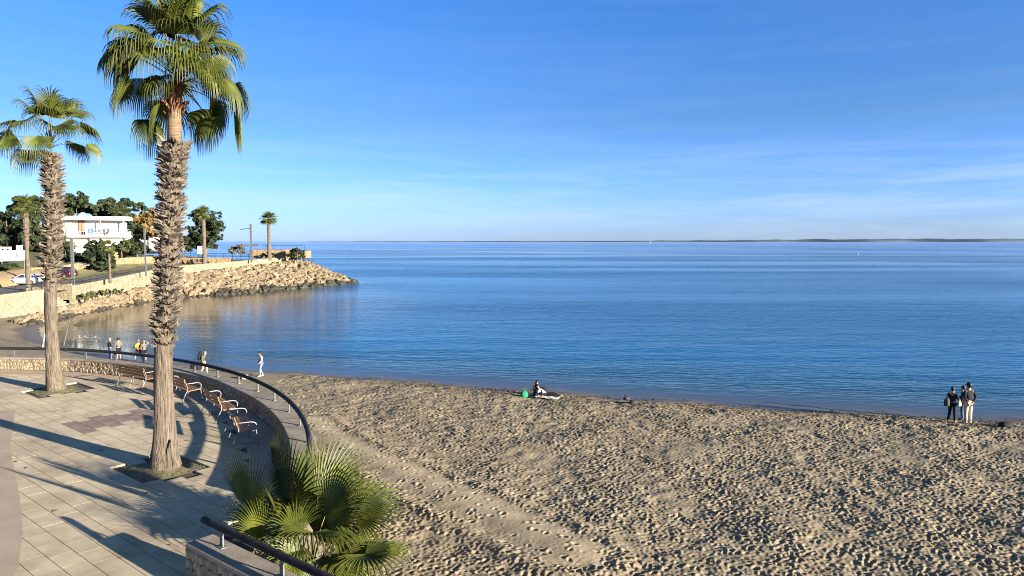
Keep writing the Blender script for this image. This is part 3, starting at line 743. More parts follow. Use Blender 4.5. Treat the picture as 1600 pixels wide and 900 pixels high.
for k in range(NL):
    fr = (k+.5)/NL; pitch = 88-98*fr+rg.uniform(-17, 17); az = k*2.39996+rg.uniform(-.3, .3)
    front = -math.sin(az)                                   # fronds over the bare neck stay up; those at the sides hang
    if front > .45: pitch = max(pitch, 24+22*front)
    leaf_object(main, hub+Vector((0,0,.25-.40*fr)), az, R(pitch), rg.uniform(.95, 1.35), rg.uniform(.98, 1.2), R(rg.uniform(74, 100)), 30, rg.uniform(1.6, 3.0)*(.5+.7*fr), rg, sag=.18+.28*fr, split=.46, mseg=8, hang=R((rg.uniform(5, 28)+26*min(1, fr*1.6))*min(1, fr*2.6)), twist=rg.uniform(-.7, .7))
leaf_object(main, hub+Vector((-.12,-.05,-.05)), R(200), R(-50), .55, 1.5, R(60), 30, 2.2, rg, sag=.5, split=.25)     # the long hanging frond left of the neck
leaf_object(main, hub+Vector((-.05,-.1,.05)), R(255), R(20), .42, 1.0, R(80), 34, 3.0, rg, sag=.7, split=.35, mseg=8)

# the second palm, further left
lx, ly = -17.15, 26.5
def ax2(px, py, wpx): p = PD(px, py, ly); return (p.x-lx, 0.0, p.z-PZ0, wpx/2*ly/F)
l_axis = [(0, 0, -.1, .40), ax2(87, 603, 27), ax2(84, 580, 22), ax2(81, 520, 17), ax2(79, 470, 18), ax2(79, 440, 16), ax2(82, 385, 17), ax2(84, 310, 20), ax2(81, 265, 21), ax2(78, 238, 18)]
zt2 = l_axis[-1][2]
lp, tr2, f2 = make_palm('shaggy_palm', 'second palm further left, trunk shaggy above and smooth below, in its own tree pit', (lx, ly, PZ0), l_axis, -.1, zt2, (ax2(80, 452, 1)[2], zt2), seed=5, nboot=295, bscale=.78)
rg = random.Random(9); hub2 = Vector(ax2(78, 228, 1)[:3])
NL2 = 21
for k in range(NL2):
    fr = (k+.5)/NL2; pitch = R(86-70*fr+rg.uniform(-10, 10)); az = k*2.39996+.9+rg.uniform(-.25, .25)
    leaf_object(lp, hub2+Vector((0,0,.10-.2*fr)), az, pitch, rg.uniform(1.05, 1.4), rg.uniform(1.0, 1.2), R(rg.uniform(72, 96)), 30, rg.uniform(1.6, 2.8)*(.5+.7*fr), rg, sag=.16+.24*fr, split=.46, mseg=8, hang=R((rg.uniform(5, 25)+26*min(1, fr*1.5))*min(1, fr*2.5)), twist=rg.uniform(-.6, .6))

# ------------------------------------------------------------------ the fan palm by the end wall, and two more along the wall towards the steps
def shrub_palm(label, base, leaves, seed, group='fan palms beside the end wall'):
    t = thing('fan_palm', label, 'fan palm', base, group=group); rg = random.Random(seed); B = Vector(base)
    st = MB().tube([(0,0,-1.0), (0,0,-.2), (.03,.0,.2)], [.13, .14, .07], 12); obj('stem', st, m_fibre, t)
    for H, d, n, L, A, dr, dry_or_lit in leaves:
        h = Vector(H)-B; mb = MB(); fan_leaf(mb, Vector((0,0,0)), Vector(d), Vector(n), L, R(A), 32 if L > .9 else 26, dr, .50, 6, cup=.30, rg=rg)
        lf = obj('leaf', mb, m_leaf_y if dry_or_lit else m_leaf, t, loc=tuple(h))
        s0 = Vector((rg.uniform(-.08,.08), rg.uniform(-.08,.08), .4)); mid = s0.lerp(h, .55)+Vector((0,0,.16))-Vector(d).normalized()*.08
        obj('petiole', MB().tube([s0-h, s0.lerp(mid, .5)+Vector((0,0,.04))-h, mid-h, (0,0,0)], [.030, .022, .018, .012], 6, flat=.6), m_pet, lf, True)
    return t
FB = (-3.75, 12.75, 1.95)
LV = [(PD(391,800,12.6), (-.32,.15,1), (.60,.80,.05), 1.30, 66, .25, 0), (PD(447,790,12.9), (.05,.1,1), (.62,.78,.05), 1.30, 84, .25, 0),
      (PD(432,745,13.3), (.02,.1,1), (.66,.74,.0), .95, 52, .15, 0), (PD(476,770,13.2), (.02,.3,1), (.9,-.6,.0), 1.05, 40, .2, 0),
      (PD(497,775,13.2), (.45,.45,.9), (-.2,-1,.45), 1.25, 85, .35, 0), (PD(508,806,12.6), (.62,-.1,.75), (-.55,-.75,.55), 1.25, 80, .4, 0),
      (PD(556,808,12.7), (1,.1,.42), (-.1,-.6,1), 1.05, 80, .7, 0), (PD(490,832,12.1), (.35,-.8,.25), (.1,.25,1), 1.05, 105, .9, 0),
      (PD(571,866,12.0), (.75,-.45,.12), (-.2,.1,1), .95, 125, .8, 0), (PD(412,845,12.3), (-.35,-.2,.85), (.8,-.8,.1), .85, 45, .3, 0),
      (PD(470,850,12.2), (-.5,-.5,.2), (.2,-.3,1), .9, 95, 1.0, 0), (PD(540,800,13.4), (.7,.6,.5), (-.3,-.5,1), 1.15, 90, .6, 0),
      (PD(505,868,12.0), (.15,-.6,-.55), (.1,-.8,.5), .95, 70, 1.2, 0), (PD(455,880,12.2), (-.1,-.3,-.4), (.1,-1,.1), .8, 50, 1.0, 1),
      (PD(475,815,13.2), (.1,.4,.9), (.2,-.9,.5), 1.1, 95, .4, 0), (PD(480,862,12.1), (.3,-.3,-.6), (.1,-1,.1), .8, 40, 1.1, 1),
      (PD(462,838,12.4), (-.05,-.3,.9), (.5,-.8,.2), .85, 55, .5, 0), (PD(500,845,12.9), (.2,-.2,.9), (.5,.7,.2), 1.0, 80, .4, 0), (PD(440,835,12.7), (-.2,-.1,.9), (.8,.4,.2), .95, 75, .4, 0), (PD(525,870,12.2), (.5,-.4,-.3), (.1,-.8,.6), .95, 75, 1.0, 0), (PD(470,875,11.9), (-.3,-.4,.3), (.3,-.6,.8), .8, 80, .9, 0), (PD(515,820,12.8), (.7,-.2,.3), (-.1,-.7,.8), 1.0, 85, .8, 0),
      (PD(420,815,13.2), (-.7,.4,.6), (.4,-.6,.8), 1.0, 80, .5, 0), (PD(530,845,12.4), (.5,-.2,-.25), (.0,-.8,.7), 1.0, 75, 1.0, 0)]
shrub_palm('low bushy fan palm with big folded leaves between the end wall and the beach', FB, LV, 31)
# ------------------------------------------------------------------ headland: promenade wall, road, ground
HWALL = [(-57.2,60,2.5,.8), (-56.6,72,2.6,.85), (-56,78,2.7,.95), (-55.3,84,2.9,1.24), (-54.6,88,3.05,1.5), (-55.6,96,3.25,1.5), (-55.8,100,3.4,1.55), (-56.0,110,4.05,1.9),
         (-56.6,120,4.4,3.0), (-55.6,130,4.5,3.4), (-54.2,142,4.62,3.5), (-51.5,153,4.95,3.9), (-47.5,157.5,5.0,4.0)]
def hw(y, i): return float(np.interp(y, [p[1] for p in HWALL], [p[i] for p in HWALL]))
HP = Path2([(p[0], p[1]) for p in HWALL])
def hoff(d, o, z): return HP.off(d, o, z)                    # o > 0 towards the sea
m_hw = mat('promenade_wall_stone', (.22,.175,.105), (.31,.255,.165), 1.2, .9, .5, 3, bdist=.06)
m_road = mat('road_asphalt', (.10,.095,.09), (.15,.14,.13), 2, .9, .2, 20)
m_path = mat('promenade_paving', (.20,.17,.14), (.27,.235,.19), 1, .85)
m_dry = mat('dry_slope_grass', (.085,.085,.035), (.16,.135,.06), .5, .95, .5, 4)
m_earth = mat('ochre_earth', (.26,.165,.075), (.36,.25,.13), .7, .95, .5, 3)
def add_voronoi(m, scale, dark):
    n = m.node_tree.nodes; l = m.node_tree.links; b = n['Principled BSDF']; t = n.new('ShaderNodeTexCoord')
    v = n.new('ShaderNodeTexVoronoi'); v.feature = 'DISTANCE_TO_EDGE'; v.inputs['Scale'].default_value = scale
    l.new(t.outputs['Object'], v.inputs['Vector'])
    r = n.new('ShaderNodeValToRGB'); r.color_ramp.elements[0].color = (dark,)*3+(1,); r.color_ramp.elements[1].position = .10
    l.new(v.outputs['Distance'], r.inputs[0])
    mm = n.new('ShaderNodeMixRGB'); mm.blend_type = 'MULTIPLY'; mm.inputs['Fac'].default_value = 1
    lk = b.inputs['Base Color'].links[0]; l.new(lk.from_socket, mm.inputs['Color1']); l.new(r.outputs[0], mm.inputs['Color2']); l.new(mm.outputs[0], b.inputs['Base Color'])
add_voronoi(m_hw, 2.2, .55)
m_ret = mat('retaining_wall_stone', (.27,.17,.08), (.37,.26,.14), 1.5, .9, .5, 3, bdist=.06); add_voronoi(m_ret, 1.8, .45)

def road_z(y): return hw(y, 2)-.25
def ground_z(x, y):                                         # land behind the promenade wall
    o = hw(y, 0)-x                                          # metres inland of the wall
    base = road_z(y)
    if y > 150: base = 4.75
    far = max(0, y-150)*.0
    w_ = 10.5
    if o < w_: z = base
    else:
        step = 1.5*min(1, max(0, (y-98)/10))*min(1, max(0, (136-y)/8)); z = base+step*min(1, (o-w_)/.6)+.075*(o-w_-.6)*(1 if y < 150 else max(0, 1-(y-150)/20))
    return z-far
xs_, vv = np.array([0, .25, 5, 10.45, 10.6, 11.2, 13, 16, 20, 26, 34, 45, 60, 90, 140, 220]), None
ysn = np.array([55, 62, 70, 76, 80, 84, 88, 92, 96, 100, 104, 108, 112, 118, 124, 130, 134, 138, 144, 150, 155, 160, 165, 172, 180, 195, 220, 260])
V = []
for y in ysn:
    for o in xs_:
        x = hw(min(y, 157), 0)-.35-o-max(0, y-159)*.72; z = ground_z(x+max(0, y-159)*.72, y)
        if y > 158: z = min(z, 4.75-(y-158)*.04) if y < 170 else z-(y-158)*.04
        V.append((x, y, z))
put('headland_ground', npmesh('headland_ground', np.array(V), gridfaces(len(ysn), len(xs_))[:, ::-1], m_dry, smooth=False), kind='structure')
def ribbon(name, o0, o1, y0, y1, dz, m, n=40):
    V = []
    for y in np.linspace(y0, y1, n):
        x = hw(min(y, 157), 0)
        V += [(x-o0, y, road_z(min(y, 157))+dz), (x-o1, y, road_z(min(y, 157))+dz)]
    f = [(2*i+1, 2*i, 2*i+2, 2*i+3) for i in range(n-1)]; return put(name, MB().add(V, f).mesh(name, m), kind='structure')
ribbon('promenade_path', .35, 3.2, 56, 157, .012, m_path); ribbon('road', 3.2, 10.2, 56, 150, .018, m_road)
# a rising paved path near the point, and the ochre bank beyond the road
mb = MB(); pp = [(-60,152,4.86), (-66,154,5.0), (-74,158,5.6), (-84,164,6.4)]
for x, y, z in pp: mb.v += [(x, y-2.2, z+.05), (x, y+2.2, z+.07)]
mb.f = [(2*i, 2*i+2, 2*i+3, 2*i+1)[::-1] for i in range(3)]; mb.m = [0]*3
put('rising_path', mb.mesh('rising_path', m_path), kind='structure')

# the wall itself, in two stretches with a stair gap between
pw = thing('promenade_wall', 'pale stone sea wall holding up the road round the cove', 'wall', (-56, 100, 2))
def wall_seg(y0, y1, th=.35, name='wall_section'):
    mb = MB(); n = 14
    for y in np.linspace(y0, y1, n):
        x = hw(y, 0); zt = hw(y, 2); zb = hw(y, 3)-1.2
        mb.v += [(x+56, y-100, zb-2), (x+56, y-100, zt-2+.25), (x-th+56, y-100, zt-2+.25), (x-th+56, y-100, zb-2)]
    for i in range(n-1):
        for k in range(4): mb.f.append((i*4+k, i*4+4+k, i*4+4+(k+1)%4, i*4+(k+1)%4)); mb.m.append(0)
    mb.f += [(0,1,2,3), (n*4-1, n*4-2, n*4-3, n*4-4)]; mb.m += [0, 0]
    obj(name, mb, m_hw, pw)
wall_seg(56, 85.2); wall_seg(88.0, 157.4)
sy = 85.2                                                   # the stair: a recess with steps down to the beach
obj('stair_return', MB().box((hw(85.2,0)-1.6+56, 85.05-100, 2.35-2), (1.5, .14, 1.0)), m_hw, pw)
obj('stair_return', MB().box((hw(88,0)-1.6+56, 88.15-100, 2.55-2), (1.5, .14, 1.0)), m_hw, pw)
for k in range(7): obj('step', MB().box((hw(86.5,0)-.3-.36*k+56, 86.6-100, 1.0+.25*k-2), (.2, 1.35, .13)), m_cap, pw)
# the railing along the wall top
rl = thing('metal_railing', 'thin dark railing along the top of the pale sea wall above the beach', 'railing', (-56, 80, 3))
rb = MB(); pts = [Vector((hw(y, 0)-.18+56, y-80, hw(y, 2)+.25+.75-3)) for y in np.linspace(57, 112, 56)]
obj('top_rail', MB().tube(pts, .04, 6), m_rail, rl); obj('lower_rail', MB().tube([p-Vector((0,0,.38)) for p in pts], .025, 5), m_rail, rl)
pm_ = MB().box((0,0,.375), (.03,.03,.375)).mesh('post', m_rail)
for y in np.arange(58, 112, 2.2): put('post', pm_, rl, (hw(y,0)-.18+56, y-80, hw(y,2)+.25-3))

# retaining wall of orange stone behind the road
rw = thing('retaining_wall', 'low ochre stone retaining wall behind the road below the white villa', 'wall', (-66.6, 116, 4))
mb = MB(); n = 12
for y in np.linspace(99, 136, n):
    x = hw(y, 0)-10.7; zt = road_z(y)+1.75*min(1, (y-97)/9); zb = road_z(y)-.3
    mb.v += [(x+66.6, y-116, zb-4), (x+66.6, y-116, zt-4), (x-.5+66.6, y-116, zt-4), (x-.5+66.6, y-116, zb-4)]
for i in range(n-1):
    for k in range(4): mb.f.append((i*4+k, i*4+4+k, i*4+4+(k+1)%4, i*4+(k+1)%4)); mb.m.append(0)
mb.f += [(0,1,2,3), (n*4-1, n*4-2, n*4-3, n*4-4)]; mb.m += [0, 0]
obj('wall_face', mb, m_ret, rw)
# ochre bank and low wall by the cars
bk = MB(); V = []
for y in np.linspace(84, 112, 20):
    x = hw(y, 0)-10.3; z = road_z(y)
    for o, h in ((0, .03), (.8, .7), (2.2, 1.2), (4.5, 1.5)): V.append((x-o, y, z+h+random.uniform(-.12, .12)*(o > 0)))
put('ochre_bank', npmesh('ochre_bank', np.array(V), gridfaces(20, 4)[:, ::-1], m_earth, smooth=False), kind='structure')
gw = thing('garden_wall', 'low pale garden wall with a gate pillar behind the dark red car', 'wall', PD(100, 432, 108), R(78))
gz = gw.location.z
obj('wall_face', MB().box((-3.2, 0, 1.0), (2.6, .15, .55)), m_ret, gw); obj('wall_face', MB().box((1.6, 0, 1.0), (1.3, .15, .55)), m_ret, gw); obj('pillar', MB().box((3.3, 0, 1.15), (.35, .3, 1.0), ch=.05), m_hw, gw)

# ------------------------------------------------------------------ rock armour
m_rock = mat('armour_rock', (.15,.108,.058), (.25,.19,.115), 1.1, .92, .8, 4, rnd=.32, bdist=.08)
m_rockd = mat('wet_weedy_rock', (.022,.02,.012), (.07,.058,.035), 1.5, .6, .8, 4, rnd=.3, bdist=.08)
def rock_mesh(k, m):
    bm = bmesh.new(); bmesh.ops.create_icosphere(bm, subdivisions=2, radius=1); rg = random.Random(k)
    planes = [(Vector((rg.gauss(0,1), rg.gauss(0,1), rg.gauss(0,1))).normalized(), rg.uniform(.52, .85)) for _ in range(11)]
    for v in bm.verts:
        for n, d in planes:
            e = v.co.dot(n)-d
            if e > 0: v.co -= n*e
        v.co += Vector((rg.uniform(-1,1), rg.uniform(-1,1), rg.uniform(-1,1)))*.035
    me = D.meshes.new('rock'); bm.to_mesh(me); bm.free(); me.materials.append(m); return me
ROCKS = [rock_mesh(k, m_rock) for k in range(12)]; ROCKSD = [rock_mesh(k+50, m_rockd) for k in range(6)]
rv = thing('rock_revetment', 'bank of big tan boulders sloping from the promenade wall into the sea', 'rocks', (-50, 120, 0))
cand = []; rg = random.Random(77)
# waterline points facing wall points along the slope
WL_ = [(-49.6,73),(-51.2,79),(-52.2,85),(-53.0,93),(-53.2,99),(-52.9,105),(-52.0,111),(-49.4,114.6),(-46.8,117.9),(-43.4,124),(-40.2,130.3),(-36.9,140),(-34.2,149),(-33.4,152.5),(-36,158),(-42,164)]
TP_ = [(-52.0,74,.6),(-53.0,80,.7),(-53.6,86,.9),(-54.6,95,1.1),(-55.0,100,1.3),(-55.2,108,1.9),(-55.6,116,2.75),(-55.6,122,2.95),(-55.0,128,3.05),(-54.1,135,3.2),(-53.2,142,3.35),(-51.4,150,3.75),(-49.6,153.6,4.1),(-47.0,156.5,4.2),(-46.5,160,4.1),(-48,165,4.0)]
n_ = len(WL_)
def slope_pt(s, t):
    i = min(int(s), n_-2); f = s-i
    wx = WL_[i][0]*(1-f)+WL_[i+1][0]*f; wy = WL_[i][1]*(1-f)+WL_[i+1][1]*f
    tx, ty, tz = [TP_[i][q]*(1-f)+TP_[i+1][q]*f for q in range(3)]
    return Vector((wx+(tx-wx)*t, wy+(ty-wy)*t, -.1+(tz+.1)*t)), math.hypot(tx-wx, ty-wy)
s_ = 0.0
rocks = []
while s_ < n_-1.01:
    p0, run = slope_pt(s_, 0); p1, _ = slope_pt(min(s_+.05, n_-1.02), .3); p2, _ = slope_pt(s_, .3)
    small = max(0, min(1, (112-p0.y)/15)); sz = .86-.38*small
    ln = math.hypot(run, slope_pt(s_, 1)[0].z); rows = max(2, int(ln/(sz*1.02)))
    for r_ in range(rows+1):
        t = (r_+rg.uniform(-.25, .25))/rows
        p, _ = slope_pt(min(max(s_+rg.uniform(-.05, .05), 0), n_-1.02), min(1, max(-.04, t)))
        rocks.append((p, sz*rg.choice((.5, .7, .8, .9, 1.0, 1.15)), t, rg.random()))
    seg = (slope_pt(min(s_+.1, n_-1.02), .45)[0]-slope_pt(s_, .45)[0]).length/.1
    s_ += sz*.98/max(seg, .6)
for k in range(10): rocks.append((Vector((-34.6+rg.uniform(-1,.8)+k*.2, 150.8+rg.uniform(-1, 1), -.15)), rg.uniform(.35, .6), 0, .5))
rocks.sort(key=lambda q: -(q[1]/q[0].length))
rest = MB()
for i, (p, s, t, rnd) in enumerate(rocks):
    darkr = p.z < (.36 if p.y > 112 else .12)+.22*math.sin(p.y*.7); me = (ROCKSD if darkr else ROCKS)[rg.randrange(6 if darkr else 12)]
    from mathutils import Euler
    M = Matrix.LocRotScale(p-Vector((-50,120,0))+Vector((0,0,-.1)), Euler((rg.uniform(0,6.3), rg.uniform(0,6.3), rg.uniform(0,6.3))), Vector((s*rg.uniform(.75,1.1), s*rg.uniform(.75,1.1), s*rg.uniform(.7,1.0))))
    if i < 298: o = put('rock', me, rv); o.matrix_local = M
    else:
        o0 = len(rest.v); rest.v += [tuple(M@v.co) for v in me.vertices]; rest.f += [tuple(a+o0 for a in q.vertices) for q in me.polygons]; rest.m += [1 if darkr else 0]*len(me.polygons)
put('small_rocks', rest.mesh('small_rocks', [m_rock, m_rockd]), rv, kind='stuff')
# the earth core under the rocks, so that gaps look into shade and stone rather than through
V = []
for s in np.linspace(0, n_-1.02, 60):
    for t in (-.25, 0, .33, .66, 1.0, 1.15):
        p, _ = slope_pt(s, t); V.append((p.x, p.y, p.z-.45 if t < 1.1 else p.z-.5))
put('rock_bed', npmesh('rock_bed', np.array(V), gridfaces(60, 6), m_rockd, smooth=False), kind='structure')

# ------------------------------------------------------------------ plants
m_pine = mat('pine_needles', (.014,.024,.008), (.055,.066,.020), .35, .75, trans=.12, rnd=0, contrast=(.3,.7))
m_dark = mat('evergreen_leaves', (.010,.018,.007), (.042,.054,.017), .6, .7, trans=.1, contrast=(.3,.7))
m_oliv = mat('olive_leaves', (.05,.065,.02), (.12,.13,.045), .8, .7, trans=.15, contrast=(.3,.7))
m_rust = mat('autumn_leaves', (.14,.085,.022), (.26,.17,.05), .8, .8, trans=.2, contrast=(.3,.7))
m_bark = mat('tree_bark', (.10,.075,.05), (.22,.17,.12), 3, .9, .6, 8, stretch=(3,3,.6))
m_greyleaf = mat('grey_shrub_leaves', (.085,.07,.05), (.16,.13,.09), 2, .9)
def crown(blobs, n, size, m, parent, seed, flat=.75, name='crown'):
    r = np.random.default_rng(seed); rs_ = random.Random(seed); sub = []
    for x, y, z, q in blobs:                                # each bough breaks up into tufts of its own
        for _ in range(9):
            d = Vector((rs_.gauss(0,1), rs_.gauss(0,1), rs_.gauss(.25,1))).normalized()*q*rs_.uniform(.45, 1.05)
            sub.append((x+d.x, y+d.y, z+d.z*flat, q*rs_.uniform(.22, .50)))
    blobs = sub; wts = np.array([b[3]**2 for b in blobs]); wts = wts/wts.sum()
    idx = r.choice(len(blobs), n, p=wts); B = np.array([b[:3] for b in blobs])[idx]; rad = np.array([b[3] for b in blobs])[idx]
    d = r.standard_normal((n, 3)); d /= np.linalg.norm(d, axis=1)[:, None]; d[:, 2] = np.abs(d[:, 2])*np.where(r.random(n) < .72, 1, -1)
    q = B+d*(rad*r.uniform(.45, 1.22, n)**.8)[:, None]*np.array([1, 1, flat])
    nn = d+.7*r.standard_normal((n, 3)); nn /= np.linalg.norm(nn, axis=1)[:, None]
    a = np.cross(nn, r.standard_normal((n, 3))); a /= np.linalg.norm(a, axis=1)[:, None]; b = np.cross(nn, a)
    s = (size*r.uniform(.6, 1.4, n))[:, None]
    Vv = np.stack([q-a*s*.5-b*s*.25, q+a*s*.5-b*s*.3, q+a*s*.35+b*s*.45, q-a*s*.3+b*s*.5], 1).reshape(-1, 3)
    return put(name, npmesh(name, Vv, np.arange(n*4).reshape(-1, 4), m, smooth=False), parent)
def tree(name, label, cat, px, pyb, Y, h, w_, m, seed, kind='round', n=3600, size=.45, group=None, trunk_h=.4, nb=12, base=None, dens=1.0, lean=0):
    b = base or PD(px, pyb, Y); t = thing(name, label, cat, b, group=group); rg = random.Random(seed); blobs = []
    for k in range(int(nb*1.9)):
        a = rg.uniform(0, 6.28); r_ = w_/2*math.sqrt(rg.random())*.78
        if kind == 'pine': z = h*rg.uniform(trunk_h+.12, .9)*(1-.15*(r_/(w_/2))**2); br = w_*rg.uniform(.07, .15)
        elif kind == 'bush': z = h*rg.uniform(.15, .78)*(1-.4*(r_/(w_/2))**2); br = min(w_, h)*rg.uniform(.12, .22)
        else: z = h*rg.uniform(trunk_h*.6, .86)*(1-.3*(r_/(w_/2))**2); br = min(w_, h)*rg.uniform(.09, .18)
        blobs.append((r_*math.cos(a)+lean*z, r_*math.sin(a), z, br))
    crown(blobs, int(n*dens), size, m, t, seed, .62 if kind == 'pine' else .85)
    mb = MB(); tw = .02*h+.05; top = Vector((lean*h*.7, 0, h*.7))
    mb.tube([(0,0,-.8), (0,0,0), top*.35+Vector((rg.uniform(-.3,.3),0,0)), top], [tw*1.3, tw, tw*.75, tw*.3], 7)
    for bx_, by_, bz_, br in blobs[:7]:
        st = top*rg.uniform(.35, .8); mb.tube([st, st.lerp(Vector((bx_,by_,bz_)), .55)+Vector((0,0,-.2)), (bx_,by_,bz_)], [tw*.45, tw*.3, tw*.12], 5)
    obj('trunk', mb, m_bark, t, True); return t
G = 'trees on the slope behind the villa'
# pines behind the villa (photo position of the foot, depth, height, width)
tree('pine_tree', 'tall dark umbrella pine left of the second palm, top reaching highest at far left', 'pine tree', 52, 398, 150, 13.6, 9.5, m_pine, 1, 'pine', 5200, .55, G, .45)
tree('pine_tree', 'open-branched umbrella pine with pale limbs right behind the left part of the villa roof', 'pine tree', 122, 388, 160, 13.4, 10.5, m_pine, 2, 'pine', 4600, .55, G, .38)
tree('pine_tree', 'broad dark pine rising behind the middle of the villa roof', 'pine tree', 170, 388, 162, 12.3, 9, m_pine, 3, 'pine', 5200, .55, G, .4)
tree('pine_tree', 'rounded pine crown behind the right end of the villa roof', 'pine tree', 186, 388, 168, 12.6, 8, m_pine, 4, 'pine', 4200, .55, G, .4)
tree('pine_tree', 'lower dark pine between the villa and the rust-coloured tree', 'pine tree', 216, 388, 170, 11.4, 8, m_pine, 5, 'pine', 3800, .55, G, .3)
tree('rust_tree', 'rust-coloured autumn tree right of the white villa behind the tall palm', 'tree', 232, 390, 158, 9.6, 7.5, m_rust, 6, 'round', 3000, .5, G, .5)
tree('dark_tree', 'dense dark tree right beside the villa wall', 'tree', 206, 392, 146, 7.6, 5, m_dark, 7, 'round', 2600, .45, G, .3)
tree('dark_tree', 'wall of very dark foliage at the far left edge behind the white sign', 'tree', 12, 396, 128, 9.5, 9, m_dark, 8, 'round', 5200, .5, G, .1, 16)
tree('dark_tree', 'dark evergreen mass between the small palm and the second palm', 'tree', 62, 402, 126, 9.2, 6.5, m_dark, 9, 'round', 4200, .5, G, .1, 14)
tree('dark_tree', 'dark tree at far left behind the small palm trunk', 'tree', 36, 400, 138, 10.0, 8, m_dark, 10, 'round', 4600, .5, G, .1, 14)
tree('dark_tree', 'dark tree partly hidden by the left edge of the picture', 'tree', -18, 400, 140, 9.5, 8, m_dark, 11, 'round', 3000, .5, G, .1, 14)
tree('street_tree', 'small rounded tree on a bare trunk left of the big hedge above the red car', 'tree', 104, 424, 112, 4.6, 4.2, m_dark, 12, 'round', 2200, .35, None, .6, 10)
tree('garden_hedge', 'big rounded dark green hedge beside the road below the villa', 'hedge', 146, 424, 112, 4.4, 8.0, m_dark, 13, 'bush', 8500, .32, None, .0, 26)
tree('garden_shrub', 'dark shrubs in the shade under the white sign panel', 'shrub', 14, 428, 103, 1.8, 6.5, m_dark, 27, 'bush', 2200, .3, None, .0, 10)
tree('garden_shrub', 'olive shrub between the slim palm and the second palm above the ochre bank', 'shrub', 58, 424, 110, 2.6, 3.4, m_oliv, 28, 'bush', 1500, .3, None, .0, 9)
tree('garden_shrub', 'olive green shrub in front of the villa terrace', 'shrub', 190, 396, 130, 3.0, 3.6, m_oliv, 14, 'bush', 1500, .3, None, .0, 8)
tree('garden_shrub', 'dark clipped shrub along the villa ground floor', 'shrub', 156, 396, 130, 2.9, 5.6, m_dark, 15, 'bush', 2000, .3, None, .0, 10)
tree('garden_shrub', 'pale flowering shrub between the second palm and the lamp post', 'shrub', 98, 404, 124, 4.2, 5.0, m_oliv, 16, 'bush', 1800, .32, None, .0, 10)
tree('garden_shrub', 'low dark shrub right of the villa beside the tall lamp post', 'shrub', 214, 400, 136, 3.8, 5.6, m_dark, 17, 'bush', 2200, .35, None, .0, 10)
tree('garden_shrub', 'tree mass right of the tall palm on the slope', 'shrub', 286, 396, 150, 4.8, 5.2, m_dark, 18, 'bush', 2200, .4, None, .0, 10)
tree('point_tree', 'big grey-green tree behind the far palm on the headland', 'tree', 322, 392, 154, 10.2, 8.6, m_dark, 19, 'round', 6200, .42, None, .18, 22)
tree('grey_bush', 'low greyish bush on the headland left of the double lamp post', 'bush', 371, 398, 150, 2.7, 4.6, m_greyleaf, 20, 'bush', 1300, .28, None, .0, 8)
tree('point_bush', 'dark spiky bush at the tip of the headland above the boulders', 'bush', 464, 405, 153, 2.6, 4.6, m_dark, 21, 'bush', 1700, .28, None, .0, 9)
tree('point_bush', 'small dark bush at the foot of the far right palm', 'bush', 420, 402, 153.5, 1.2, 3.2, m_dark, 22, 'bush', 700, .25, None, .0, 6)
tree('scrub', 'scrubby green growth along the foot of the sea wall above the rocks', 'bush', 150, 462, 95, 1.3, 4.0, m_oliv, 23, 'bush', 1200, .22, 'scrub along the sea wall', .0, 8, base=Vector((-54.6, 93, 1.4)))
tree('scrub', 'scrubby growth at the right end of the sea wall foot beside the tall palm', 'bush', 200, 455, 95, 1.0, 3.4, m_oliv, 24, 'bush', 900, .22, 'scrub along the sea wall', .0, 8, base=Vector((-55.0, 98, 1.5)))
tree('scrub', 'scrubby growth at the corner of the sea wall beside the beach stairs', 'bush', 125, 465, 90, 1.1, 2.6, m_oliv, 25, 'bush', 800, .22, 'scrub along the sea wall', .0, 8, base=Vector((-53.9, 89.5, 1.45)))
# small palms
def far_palm(label, px, pyb, pyt, Y, seed, booted=True, nl=22, L=1.15, tw=.30):
    b = PD(px, pyb, Y); top = PD(px, pyt, Y); h = top.z-b.z; t = thing('slim_palm', label, 'palm tree', b, group='slim palms along the promenade'); rg = random.Random(seed)
    rs = [tw*1.35, tw, tw*.85, tw*.8, tw*(1.25 if booted else .8), tw*.9]; zs = [-.6, .4, h*.3, h*.55, h*.9, h]
    mb = MB()
    pts = []; rad = []
    for z in np.linspace(-.6, h, 34): pts.append((rg.uniform(-.015,.015), rg.uniform(-.015,.015), z)); rad.append(float(np.interp(z, zs, rs))*rg.uniform(.88, 1.14))
    tr_ = obj('trunk', mb.tube(pts, rad, 9), m_trunk, t)
    if booted:
        for k in range(60):
            a = rg.uniform(0, 6.28); z = h*rg.uniform(.55, 1.0); r_ = float(np.interp(z, zs, rs))*.9
            put('leaf_base', BOOTS[rg.randrange(10)], tr_, (r_*math.cos(a), r_*math.sin(a), z-.05), (R(rg.uniform(-20,15)), 0, a-math.pi/2), (1.25,)*3)
    for k in range(nl):
        fr = (k+.5)/nl
        leaf_object(t, Vector((0,0,h)), k*2.4+rg.uniform(-.2,.2), R(84-112*fr), rg.uniform(.55, .85), L*rg.uniform(.85, 1.1), R(95), 15, rg.uniform(.8,1.3)*(.5+.8*fr), rg, mseg=4)
    return t
far_palm('slim palm standing by the road in front of the white car', 45, 455, 322, 87, 51, True, 20, 1.0, .28)
far_palm('tall slim palm in front of the big tree on the headland', 320, 412, 334, 136, 52, False, 24, 1.25, .42)
far_palm('lone slim palm on the point right of the double lamp post', 421, 402, 343, 152, 53, False, 24, 1.5, .42)
far_palm('short palm on a thin pale trunk in front of the dark hedge', 172, 435, 388, 96, 54, False, 14, .8, .17)

